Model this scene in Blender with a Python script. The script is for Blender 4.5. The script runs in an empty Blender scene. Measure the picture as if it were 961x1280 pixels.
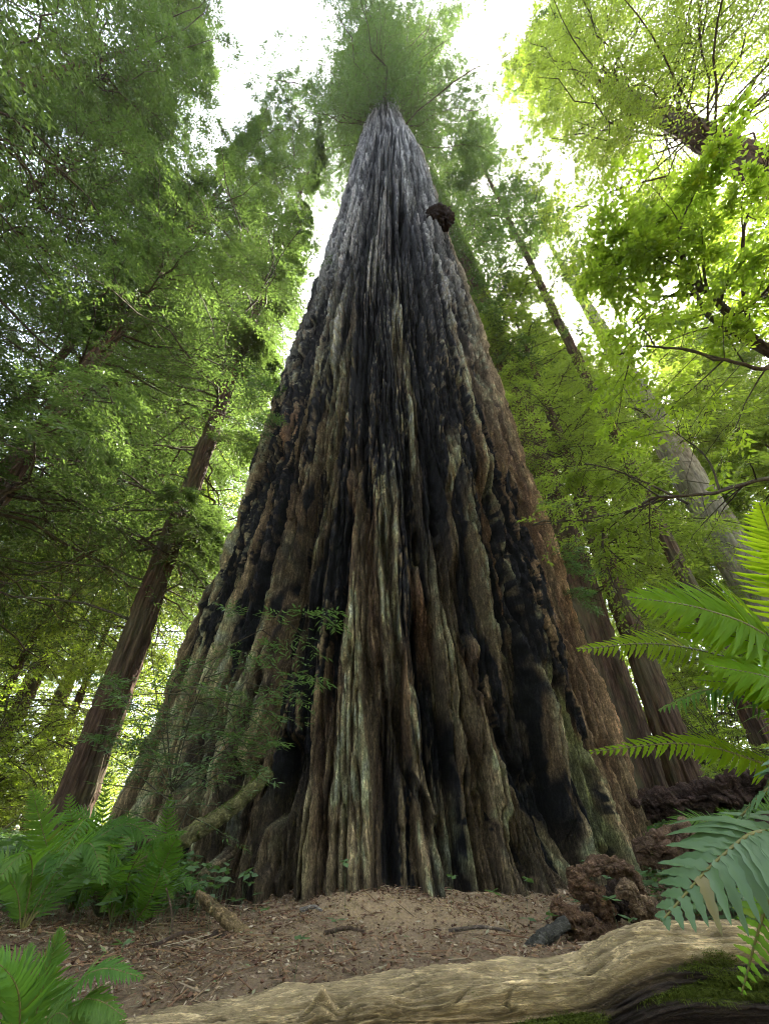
import bpy, math
import numpy as np

# ------------------------------------------------------------------ camera, sky, sun, exposure
SC = bpy.context.scene
COL = SC.collection
FP, PITCH, EYE = 530.0, math.radians(37.9), 0.42     # focal length in photo pixels (961x1280), pitch, eye height over the tree's foot
cam_d = bpy.data.cameras.new('camera')
cam = bpy.data.objects.new('camera', cam_d); COL.objects.link(cam)
cam_d.sensor_fit = 'VERTICAL'; cam_d.sensor_height = 36.0; cam_d.lens = 36.0 * FP / 1280.0
cam_d.clip_start = 0.05; cam_d.clip_end = 3000
cam.location = (0, 0, EYE); cam.rotation_euler = (math.pi / 2 + PITCH, 0, 0)
SC.camera = cam

SUN_EL, SUN_AZ = math.radians(58), math.radians(32)   # azimuth clockwise from +Y (the view direction)
w = bpy.data.worlds.new('World'); SC.world = w; w.use_nodes = True
nt = w.node_tree; bg = nt.nodes['Background']
sky = nt.nodes.new('ShaderNodeTexSky'); sky.sky_type = 'NISHITA'; sky.sun_disc = False
sky.sun_elevation = SUN_EL; sky.sun_rotation = SUN_AZ
sky.air_density = 1.0; sky.dust_density = 4.0; sky.ozone_density = 1.0
hs_ = nt.nodes.new('ShaderNodeHueSaturation'); hs_.inputs['Saturation'].default_value = .62
nt.links.new(sky.outputs[0], hs_.inputs['Color']); nt.links.new(hs_.outputs[0], bg.inputs[0]); bg.inputs[1].default_value = 0.15
sd = bpy.data.lights.new('sun', 'SUN'); sd.energy = 5.0; sd.angle = math.radians(0.6); sd.color = (1, .94, .84)
sun = bpy.data.objects.new('sun', sd); COL.objects.link(sun)
sun.rotation_euler = (math.pi / 2 - SUN_EL, 0, -SUN_AZ + math.pi)
from mathutils import Vector, Matrix
_dir = Vector((math.sin(SUN_AZ) * math.cos(SUN_EL), math.cos(SUN_AZ) * math.cos(SUN_EL), math.sin(SUN_EL)))
sun.rotation_euler = _dir.to_track_quat('Z', 'Y').to_euler()
SC.view_settings.view_transform = 'Standard'; SC.view_settings.look = 'None'
SC.view_settings.exposure = 3.45; SC.view_settings.gamma = 1.0
SC.render.engine = 'CYCLES'
cy = SC.cycles
cy.max_bounces = 7; cy.diffuse_bounces = 5; cy.glossy_bounces = 2; cy.transmission_bounces = 5; cy.transparent_max_bounces = 4
cy.filter_width = 1.1; cy.caustics_reflective = False; cy.caustics_refractive = False
cy.sample_clamp_indirect = 6.0; cy.use_denoising = True
try: cy.denoiser = 'OPENIMAGEDENOISE'
except Exception: pass

# ------------------------------------------------------------------ helpers
CP, SP = math.cos(PITCH), math.sin(PITCH)
def W(px, py, zc):
    """world point seen at photo pixel (px,py) at depth zc along the view axis"""
    a, b = (px - 480.5) / FP, (640 - py) / FP
    return np.array([a * zc, (CP - b * SP) * zc, EYE + (SP + b * CP) * zc])
def WY(px, py, Y):
    b = (640 - py) / FP
    return W(px, py, Y / (CP - b * SP))
RS = np.random.RandomState
_prm = RS(7).permutation(4096).astype(np.int32)
_ang = RS(8).rand(4096) * 2 * np.pi
_gx, _gy = np.cos(_ang).astype(np.float32), np.sin(_ang).astype(np.float32)
def pn(x, y, seed=0):
    """2D gradient noise, about -1..1"""
    x = np.asarray(x, np.float32) + np.float32(seed * 17.37); y = np.asarray(y, np.float32) + np.float32(seed * 9.71)
    x, y = np.broadcast_arrays(x, y)
    xi = np.floor(x).astype(np.int32); yi = np.floor(y).astype(np.int32)
    fx = x - xi; fy = y - yi
    u = fx * fx * fx * (fx * (fx * 6 - 15) + 10); v = fy * fy * fy * (fy * (fy * 6 - 15) + 10)
    def g(i, j):
        h = _prm[(xi + i + _prm[(yi + j) & 4095]) & 4095]
        return _gx[h] * (fx - i) + _gy[h] * (fy - j)
    a = g(0, 0); a += u * (g(1, 0) - a)
    b = g(0, 1); b += u * (g(1, 1) - b)
    return (a + v * (b - a)) * 1.5
def fbm(x, y, o=4, seed=0, gain=.5):
    s = 0; a = 1.0
    for i in range(o):
        s = s + a * pn(x * 2 ** i, y * 2 ** i, seed + i * 3); a *= gain
    return s
def sm(a, b, x): t = np.clip((x - a) / (b - a), 0, 1); return t * t * (3 - 2 * t)
def lerp(a, b, t): return a + (b - a) * t

def mesh(name, V, F, mat=None, parent=None, attrs=None, smooth=True):
    """V (n,3), F list of arrays (m,3|4)"""
    V = np.ascontiguousarray(V, np.float32)
    if not isinstance(F, (list, tuple)): F = [F]
    F = [np.asarray(f, np.int32) for f in F if len(f)]
    me = bpy.data.meshes.new(name)
    me.vertices.add(len(V)); me.vertices.foreach_set('co', V.ravel())
    li = np.concatenate([f.ravel() for f in F]); me.loops.add(len(li)); me.loops.foreach_set('vertex_index', li)
    tot = np.concatenate([np.full(len(f), f.shape[1], np.int32) for f in F])
    st = np.concatenate([[0], np.cumsum(tot)[:-1]]).astype(np.int32)
    me.polygons.add(len(tot)); me.polygons.foreach_set('loop_start', st)
    me.polygons.foreach_set('use_smooth', np.full(len(tot), smooth, bool))
    for k, a in (attrs or {}).items():
        a = np.asarray(a, np.float32)
        if a.ndim == 2:
            if a.shape[1] == 3: a = np.concatenate([a, np.ones((len(a), 1), np.float32)], 1)
            at = me.attributes.new(k, 'FLOAT_COLOR', 'POINT'); at.data.foreach_set('color', a.ravel())
        else:
            at = me.attributes.new(k, 'FLOAT', 'POINT'); at.data.foreach_set('value', a.ravel())
    me.update(calc_edges=True)
    if mat: me.materials.append(mat)
    o = bpy.data.objects.new(name, me); COL.objects.link(o)
    if parent is not None: o.parent = parent
    return o
def empty(name, loc, rz=0.0):
    o = bpy.data.objects.new(name, None); COL.objects.link(o); o.empty_display_size = .2
    o.location = loc; o.rotation_euler = (0, 0, rz); return o
def tag(o, label=None, cat=None, group=None, kind=None):
    for k, v in (('label', label), ('category', cat), ('group', group), ('kind', kind)):
        if v: o[k] = v
    return o
def copy_tree(o, parent=None):
    c = o.copy(); COL.objects.link(c)
    if parent is not None: c.parent = parent
    for ch in list(o.children): copy_tree(ch, c)
    return c
def grid_faces(nr, nc, wrap=False):
    i = np.arange(nr - 1)[:, None]; j = np.arange(nc if wrap else nc - 1)[None]
    j2 = (j + 1) % nc
    return np.stack([i * nc + j, i * nc + j2, (i + 1) * nc + j2, (i + 1) * nc + j], -1).reshape(-1, 4)
class Bag:
    """collects geometry for ONE mesh"""
    def __init__(s): s.V = []; s.Q = []; s.T = []; s.A = []; s.n = 0
    def add(s, V, Q=None, T=None, a=0.0):
        V = np.asarray(V, np.float32).reshape(-1, 3)
        if Q is not None and len(Q): s.Q.append(np.asarray(Q) + s.n)
        if T is not None and len(T): s.T.append(np.asarray(T) + s.n)
        s.V.append(V); s.A.append(np.broadcast_to(np.asarray(a, np.float32), (len(V),))); s.n += len(V)
    def build(s, name, mat, parent=None, smooth=True):
        F = []
        if s.Q: F.append(np.concatenate(s.Q))
        if s.T: F.append(np.concatenate(s.T))
        return mesh(name, np.concatenate(s.V), F, mat, parent, {'rnd': np.concatenate(s.A)}, smooth)
def unit(v): return v / np.maximum(np.linalg.norm(v, axis=-1, keepdims=True), 1e-9)
def spline(P, n):
    """Catmull-Rom through P, n samples"""
    P = np.asarray(P, float); m = len(P)
    if m == 2: return P[0] + (P[1] - P[0]) * np.linspace(0, 1, n)[:, None]
    E = np.concatenate([[2 * P[0] - P[1]], P, [2 * P[-1] - P[-2]]])
    t = np.linspace(0, m - 1 - 1e-6, n); i = t.astype(int); f = (t - i)[:, None]
    a, b, c, d = E[i], E[i + 1], E[i + 2], E[i + 3]
    return .5 * (2 * b + (c - a) * f + (2 * a - 5 * b + 4 * c - d) * f * f + (3 * b - a - 3 * c + d) * f ** 3)
def frames(P):
    T = unit(np.gradient(P, axis=0)); N = np.zeros_like(T)
    up = np.array([0, 0, 1.0]) if abs(T[0][2]) < .9 else np.array([0, 1.0, 0])
    n = np.cross(up, T[0]); n /= np.linalg.norm(n)
    for i in range(len(T)):
        n = n - T[i] * np.dot(n, T[i]); n /= np.linalg.norm(n); N[i] = n
    return T, N, np.cross(T, N)
def tube(P, R, ns=8, disp=None, cap=True):
    P = np.asarray(P, float); n = len(P); T, N, B = frames(P)
    R = np.broadcast_to(np.asarray(R, float), (n,)); a = np.linspace(0, 2 * np.pi, ns, endpoint=False)
    rr = R[:, None] * np.ones(ns)
    if disp is not None: rr = rr + disp
    V = P[:, None] + rr[..., None] * (np.cos(a)[None, :, None] * N[:, None] + np.sin(a)[None, :, None] * B[:, None])
    Q = grid_faces(n, ns, True); V = V.reshape(-1, 3); Tt = []
    if cap:
        V = np.concatenate([V, P[:1], P[-1:]]); k = n * ns
        for j in range(ns):
            Tt.append((k, (j + 1) % ns, j)); Tt.append((k + 1, k - ns + j, k - ns + (j + 1) % ns))
    return V, Q, np.array(Tt) if Tt else None
def sticks(A, B, ra, rb):
    """many 3-sided prisms from A to B"""
    n = len(A); d = unit(B - A); h = np.tile([0.3, .2, 1.0], (n, 1)); u = unit(np.cross(d, h)); v = np.cross(d, u)
    ra = np.broadcast_to(ra, (n,)); rb = np.broadcast_to(rb, (n,)); V = np.zeros((n, 6, 3))
    for k in range(3):
        c, s = math.cos(k * 2.0944), math.sin(k * 2.0944); o = u * c + v * s
        V[:, k] = A + o * ra[:, None]; V[:, 3 + k] = B + o * rb[:, None]
    i = np.arange(n)[:, None, None] * 6
    Q = (i + np.array([[0, 1, 4, 3], [1, 2, 5, 4], [2, 0, 3, 5]])).reshape(-1, 4)
    return V.reshape(-1, 3), Q
def leafquads(P, D, N, L, Wd, fold=0.0):
    """rhombic leaves: base P, direction D, normal N, length L, width Wd"""
    n = len(P); S = unit(np.cross(D, N)); L = np.broadcast_to(L, (n,))[:, None]; Wd = np.broadcast_to(Wd, (n,))[:, None]
    V = np.stack([P, P + D * L * .42 + S * Wd * .5, P + D * L - N * L * fold, P + D * L * .42 - S * Wd * .5], 1)
    return V.reshape(-1, 3), np.arange(n * 4).reshape(-1, 4)

# ------------------------------------------------------------------ materials
class NB:
    def __init__(s, name):
        s.m = bpy.data.materials.new(name); s.m.use_nodes = True; s.t = s.m.node_tree; s.t.nodes.clear()
        s.out = s.n('ShaderNodeOutputMaterial')
    def n(s, ty, **kw):
        x = s.t.nodes.new(ty)
        for k, v in kw.items():
            if k.startswith('i_'):
                k = k[2:]; x.inputs[int(k) if k.isdigit() else k.replace('_', ' ')].default_value = v
            else: setattr(x, k, v)
        return x
    def l(s, a, b): s.t.links.new(a, b)
    def attr(s, name): return s.n('ShaderNodeAttribute', attribute_name=name)
    def noise(s, scale, detail=4, rough=.6, vec=None, stretch=None):
        x = s.n('ShaderNodeTexNoise'); x.inputs['Scale'].default_value = scale; x.inputs['Detail'].default_value = detail; x.inputs['Roughness'].default_value = rough
        if vec is None: vec = s.n('ShaderNodeTexCoord').outputs['Object']
        if stretch:
            mp = s.n('ShaderNodeMapping'); mp.inputs['Scale'].default_value = stretch; s.l(vec, mp.inputs[0]); vec = mp.outputs[0]
        s.l(vec, x.inputs['Vector']); return x.outputs[0]
    def ramp(s, fac, stops):
        r = s.n('ShaderNodeValToRGB'); e = r.color_ramp.elements
        while len(e) < len(stops): e.new(.5)
        for q, (p, c) in zip(e, stops):
            q.position = p; q.color = (*c, 1) if not isinstance(c, float) else (c, c, c, 1)
        s.l(fac, r.inputs[0]); return r.outputs[0]
    def mix(s, f, a, b, mode='MIX'):
        x = s.n('ShaderNodeMix', data_type='RGBA', blend_type=mode)
        for v, i in ((f, 0), (a, 6), (b, 7)):
            if isinstance(v, (int, float)): x.inputs[i].default_value = v if i == 0 else (v, v, v, 1)
            elif isinstance(v, tuple): x.inputs[i].default_value = (*v, 1)
            else: s.l(v, x.inputs[i])
        return x.outputs[2]
    def bump(s, h, strength=.5, dist=.01, nrm=None):
        b = s.n('ShaderNodeBump'); b.inputs['Strength'].default_value = strength; b.inputs['Distance'].default_value = dist
        s.l(h, b.inputs['Height'])
        if nrm is not None: s.l(nrm, b.inputs['Normal'])
        return b.outputs[0]
    def math(s, op, a, b=None):
        x = s.n('ShaderNodeMath', operation=op)
        for v, i in ((a, 0), (b, 1)):
            if v is None: continue
            if isinstance(v, (int, float)): x.inputs[i].default_value = v
            else: s.l(v, x.inputs[i])
        return x.outputs[0]
    def principled(s, col, rough=.85, nrm=None, spec=.3):
        p = s.n('ShaderNodeBsdfPrincipled')
        if isinstance(col, tuple): p.inputs['Base Color'].default_value = (*col, 1)
        else: s.l(col, p.inputs['Base Color'])
        if isinstance(rough, (int, float)): p.inputs['Roughness'].default_value = rough
        else: s.l(rough, p.inputs['Roughness'])
        p.inputs['Specular IOR Level'].default_value = spec
        if nrm is not None: s.l(nrm, p.inputs['Normal'])
        return p
    def done(s, sh): s.l(sh.outputs[0] if hasattr(sh, 'outputs') else sh, s.out.inputs[0]); return s.m

def leaf_mat(name, dark, light, tr, tfac=.5, rough=.45, spec=.35, dead=None):
    b = NB(name); r = b.attr('rnd').outputs['Fac']
    oi = b.n('ShaderNodeObjectInfo').outputs['Random']
    c = b.mix(r, dark, light)
    n = b.noise(.7, 2); f = b.ramp(n, [(.35, .0), (.65, 1.0)])
    c = b.mix(b.math('MULTIPLY', f, .45), c, light)
    hs = b.n('ShaderNodeHueSaturation'); b.l(c, hs.inputs['Color'])
    b.l(b.math('MULTIPLY_ADD', oi, .03), hs.inputs['Hue']); hs.inputs['Hue'].default_value = .5
    mm = b.n('ShaderNodeMath', operation='MULTIPLY_ADD'); b.l(oi, mm.inputs[0]); mm.inputs[1].default_value = .03; mm.inputs[2].default_value = .485
    b.l(mm.outputs[0], hs.inputs['Hue'])
    c = hs.outputs[0]
    if dead: 
        dd = b.ramp(r, [(.90, 0.0), (.93, .8)]); c = b.mix(dd, c, dead)
    p = b.principled(c, rough, spec=spec)
    t = b.n('ShaderNodeBsdfTranslucent')
    tc = b.mix(r, tuple(x * .75 for x in tr), tr)
    b.l(tc, t.inputs[0])
    m = b.n('ShaderNodeMixShader'); m.inputs[0].default_value = tfac
    b.l(p.outputs[0], m.inputs[1]); b.l(t.outputs[0], m.inputs[2])
    return b.done(m)
M = {}
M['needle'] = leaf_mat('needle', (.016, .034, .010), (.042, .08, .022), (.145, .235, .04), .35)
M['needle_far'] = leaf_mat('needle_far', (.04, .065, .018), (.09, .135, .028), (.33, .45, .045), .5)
M['broadleaf'] = leaf_mat('broadleaf', (.05, .10, .012), (.09, .16, .02), (.40, .56, .04), .6)
M['fern'] = leaf_mat('fern', (.05, .11, .02), (.08, .16, .03), (.20, .40, .025), .45, .5, .2, dead=(.17, .11, .035))
M['fern_blue'] = leaf_mat('fern_blue', (.05, .105, .045), (.08, .14, .06), (.10, .20, .05), .25, .46, .35, dead=(.18, .13, .05))
M['sapling'] = leaf_mat('sapling', (.05, .085, .04), (.09, .15, .06), (.13, .25, .04), .35, .5, .4)
M['moss'] = leaf_mat('moss', (.045, .06, .01), (.10, .12, .02), (.12, .16, .02), .3, .8, .1)
def bark_mat(name, c1, c2, c3, st=(14, 14, 1.4), bs=.9, bd=.02):
    b = NB(name); n = b.noise(1, 6, .65, stretch=st); n2 = b.noise(1.3, 3, stretch=(1, 1, .5))
    c = b.ramp(n, [(.32, c1), (.5, c2), (.68, c3)])
    c = b.mix(b.math('MULTIPLY', b.ramp(n2, [(.45, .0), (.62, 1.0)]), .5), c, (.09, .10, .055))
    n3 = b.noise(1, 8, .7, stretch=tuple(x * 4 for x in st))
    h = b.math('ADD', n, b.math('MULTIPLY', n3, .4))
    return b.done(b.principled(c, .95, b.bump(h, bs, bd), .15))
M['bark'] = bark_mat('bark', (.022, .014, .010), (.070, .044, .032), (.14, .09, .065))
M['bark_hazed'] = bark_mat('bark_hazed', (.10, .085, .07), (.22, .20, .165), (.34, .32, .27), (10, 10, 2))  # haze in front of the right trunk is put into this lighter bark colour
M['twig'] = bark_mat('twig', (.02, .016, .012), (.05, .04, .03), (.09, .075, .055), (30, 30, 5), .4, .004)
M['rachis'] = NB('rachis').done if False else None
b = NB('rachis'); M['rachis'] = b.done(b.principled((.13, .12, .035), .6))

# big trunk: colours of the bark, char and wood come in per vertex, grain is procedural
b = NB('giant_bark'); ca = b.attr('bark').outputs['Color']
tc = b.n('ShaderNodeTexCoord').outputs['Object']
n1 = b.noise(1, 7, .72, tc, (30, 30, 5)); n2 = b.noise(1, 6, .7, tc, (95, 95, 22)); n4 = b.noise(60, 5, .75, tc, (1, 1, .6))
mp = b.n('ShaderNodeMapping'); mp.inputs['Scale'].default_value = (15, 15, 2.4); b.l(tc, mp.inputs[0])
wv = b.n('ShaderNodeVectorMath', operation='ADD'); nv = b.n('ShaderNodeTexNoise'); nv.inputs['Scale'].default_value = 2.5; nv.inputs['Detail'].default_value = 4; b.l(mp.outputs[0], nv.inputs['Vector'])
sc_ = b.n('ShaderNodeVectorMath', operation='SCALE'); sc_.inputs['Scale'].default_value = 1.1; b.l(nv.outputs['Color'], sc_.inputs[0]); b.l(mp.outputs[0], wv.inputs[0]); b.l(sc_.outputs[0], wv.inputs[1])
vo = b.n('ShaderNodeTexVoronoi', feature='DISTANCE_TO_EDGE'); b.l(wv.outputs[0], vo.inputs['Vector'])
crk = b.ramp(vo.outputs['Distance'], [(.0, 0.0), (.10, 1.0)])
rdg = lambda n: b.math('MINIMUM', b.math('MULTIPLY', b.math('ABSOLUTE', b.math('SUBTRACT', n, .5)), 7.0), 1.0)
c = b.mix(1.0, ca, b.ramp(n1, [(.34, .55), (.5, 1.0), (.66, 1.6)]), 'MULTIPLY')
c = b.mix(1.0, c, b.ramp(n4, [(.34, .55), (.5, 1.0), (.66, 1.6)]), 'MULTIPLY')
c = b.mix(1.0, c, b.ramp(rdg(n1), [(.0, .55), (.6, 1.0)]), 'MULTIPLY')
c = b.mix(1.0, c, b.ramp(crk, [(.0, .5), (1.0, 1.0)]), 'MULTIPLY')
h = b.math('ADD', b.math('MULTIPLY', rdg(n1), .8), b.math('ADD', b.math('MULTIPLY', rdg(n2), .5), b.math('ADD', b.math('MULTIPLY', n4, .6), b.math('MULTIPLY', crk, .8))))
M['giant'] = b.done(b.principled(c, .9, b.bump(h, 1.0, .035), .2))

b = NB('forest_floor'); n = b.noise(2.2, 6, .7); n2 = b.noise(60, 8, .8); n3 = b.noise(14, 5, .7)
vo = b.n('ShaderNodeTexVoronoi'); vo.inputs['Scale'].default_value = 55; mp = b.n('ShaderNodeMapping'); mp.inputs['Scale'].default_value = (1, .45, 1)
b.l(b.n('ShaderNodeTexCoord').outputs['Object'], mp.inputs[0]); b.l(mp.outputs[0], vo.inputs['Vector'])
c = b.ramp(n2, [(.3, (.07, .05, .034)), (.5, (.165, .118, .074)), (.7, (.28, .205, .13))])
c = b.mix(b.ramp(n, [(.42, .0), (.62, .6)]), c, (.17, .12, .085))
c = b.mix(b.math('MULTIPLY', b.ramp(vo.outputs['Color'], [(.3, .0), (.9, 1.0)]), .4), c, (.24, .15, .09))
c = b.mix(b.math('MULTIPLY', b.attr('dirt').outputs['Fac'], .75), c, (.36, .255, .15))
M['ground'] = b.done(b.principled(c, .95, b.bump(b.math('ADD', b.math('ADD', n2, n3), b.math('MULTIPLY', vo.outputs['Distance'], .8)), .9, .02), .15))
b = NB('litter'); r = b.attr('rnd').outputs['Fac']
c = b.ramp(r, [(0.0, (.05, .025, .015)), (.35, (.13, .065, .035)), (.65, (.20, .125, .07)), (.9, (.33, .27, .19)), (1.0, (.10, .13, .05))])
M['litter'] = b.done(b.principled(c, .85))
def wood_mat(name, stops, st, strength=.9, dist=.008):
    b = NB(name); ca = b.attr('bark').outputs['Color']
    tc = b.n('ShaderNodeTexCoord').outputs['Object']
    n = b.noise(1, 7, .75, tc, st); n2 = b.noise(7, 4, .6, tc)
    rd = b.math('MINIMUM', b.math('MULTIPLY', b.math('ABSOLUTE', b.math('SUBTRACT', n, .5)), 8.0), 1.0); ca = b.mix(1.0, ca, b.ramp(rd, [(.0, .5), (.7, 1.0)]), 'MULTIPLY'); hh = b.math('ADD', b.math('ADD', n, b.math('MULTIPLY', rd, .5)), b.math('MULTIPLY', b.noise(70, 5, .7, tc), .5))
    c = b.mix(1.0, ca, b.ramp(n, [(.3, .45), (.5, 1.0), (.7, 1.45)]), 'MULTIPLY')
    c = b.mix(1.0, c, b.ramp(n2, [(.3, .7), (.7, 1.3)]), 'MULTIPLY')
    return b.done(b.principled(c, .85, b.bump(hh, strength, dist * 1.5), .2))
M['log'] = wood_mat('log_wood', None, (5, 60, 60))
M['rot'] = wood_mat('rotten_wood', None, (30, 30, 30), 1.0, .02)

# ------------------------------------------------------------------ terrain
TX, TY = 0.1, 7.5
def ground_h(x, y):
    x = np.asarray(x, float); y = np.asarray(y, float)
    r = np.hypot(x - TX, y - TY)
    h = -.26 * sm(2.75, 1.9, y) - .62 * sm(1.7, .6, y)
    h = h + .10 * sm(-1.0, -3.0, x) * sm(.5, 3, y) + .012 * np.maximum(0, -x - 3)
    h = h + .42 * sm(2.2, 3.9, x) * sm(1.4, 3.2, y) + .02 * np.maximum(0, x - 4)
    d = np.hypot(x, y - 4)
    h = h + .02 * np.maximum(0, d - 9) * np.exp(-d / 220) * 1.0
    h = h + .06 * fbm(x * .5, y * .5, 3, 5) * sm(.5, 3, d) + .02 * fbm(x * 2.3, y * 2.3, 4, 9) + .35 * pn(x * .06, y * .06, 3) * sm(8, 25, d)
    h = h + .09 * np.exp(-((x + .05) / .55) ** 2 - ((y - 3.95) / .4) ** 2)
    h = h + .10 * np.exp(-np.maximum(r - 3.3, 0) / .25)
    return h
def build_ground():
    n = 760
    u = np.linspace(-1, 1, n); A = 1.1; um = math.asinh(900 / A)
    xs = A * np.sinh(u * um); ys = A * np.sinh(u * um) + 3.2
    X, Y = np.meshgrid(xs, ys)
    H = ground_h(X, Y); near = np.exp(-((X / 6) ** 2 + ((Y - 4) / 5) ** 2))
    H = H + near * (.008 * fbm(X * 11, Y * 11, 4, 21) + .012 * np.abs(pn(X * 5, Y * 5, 31)))
    V = np.stack([X, Y, H], -1).reshape(-1, 3)
    dirt = np.exp(-((X - .1) / 1.6) ** 2 - ((Y - 3.7) / .75) ** 2) * (.6 + .6 * fbm(X * 2, Y * 2, 3, 41)) 
    dirt = dirt + 1.2 * np.exp(-((X + .02) / .42) ** 2 - ((Y - 3.95) / .3) ** 2)
    o = mesh('ground', V, grid_faces(n, n), M['ground'], None, {'dirt': np.clip(dirt, 0, 1).ravel()})
    tag(o, 'brown forest floor of duff and trodden dirt', 'ground', kind='structure')
build_ground()

# ------------------------------------------------------------------ the giant redwood
ZK = [-.6, 0, .4, 1.2, 2.5, 4, 5.6, 8.5, 12.3, 18, 31, 45, 60, 75]
RK = [3.42, 3.38, 3.32, 3.27, 3.22, 3.12, 3.03, 2.92, 2.8, 2.56, 2.18, 1.35, .7, .35]
CK = [0, 0, 0, .02, .06, .1, .12, .13, .15, .2, .24, .0, -.1, -.2]
RZ = lambda z: np.interp(z, ZK, RK)
CZ = lambda z: np.interp(z, ZK, CK)
def px_trunk(px, py):
    a, bb = (px - 480.5) / FP, (640 - py) / FP
    d = np.array([a, CP - bb * SP, SP + bb * CP])
    best = None
    for t in np.linspace(2, 110, 9000):
        p = d * t; z = p[2] + EYE; rr = math.hypot(p[0] - CZ(z), p[1] - TY)
        g = rr - RZ(z)
        if best is None or g < best[0]: best = (g, p, z)
        if g < 0: break
    g, p, z = best
    return math.atan2(p[0] - CZ(z), TY - p[1]), z
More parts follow.
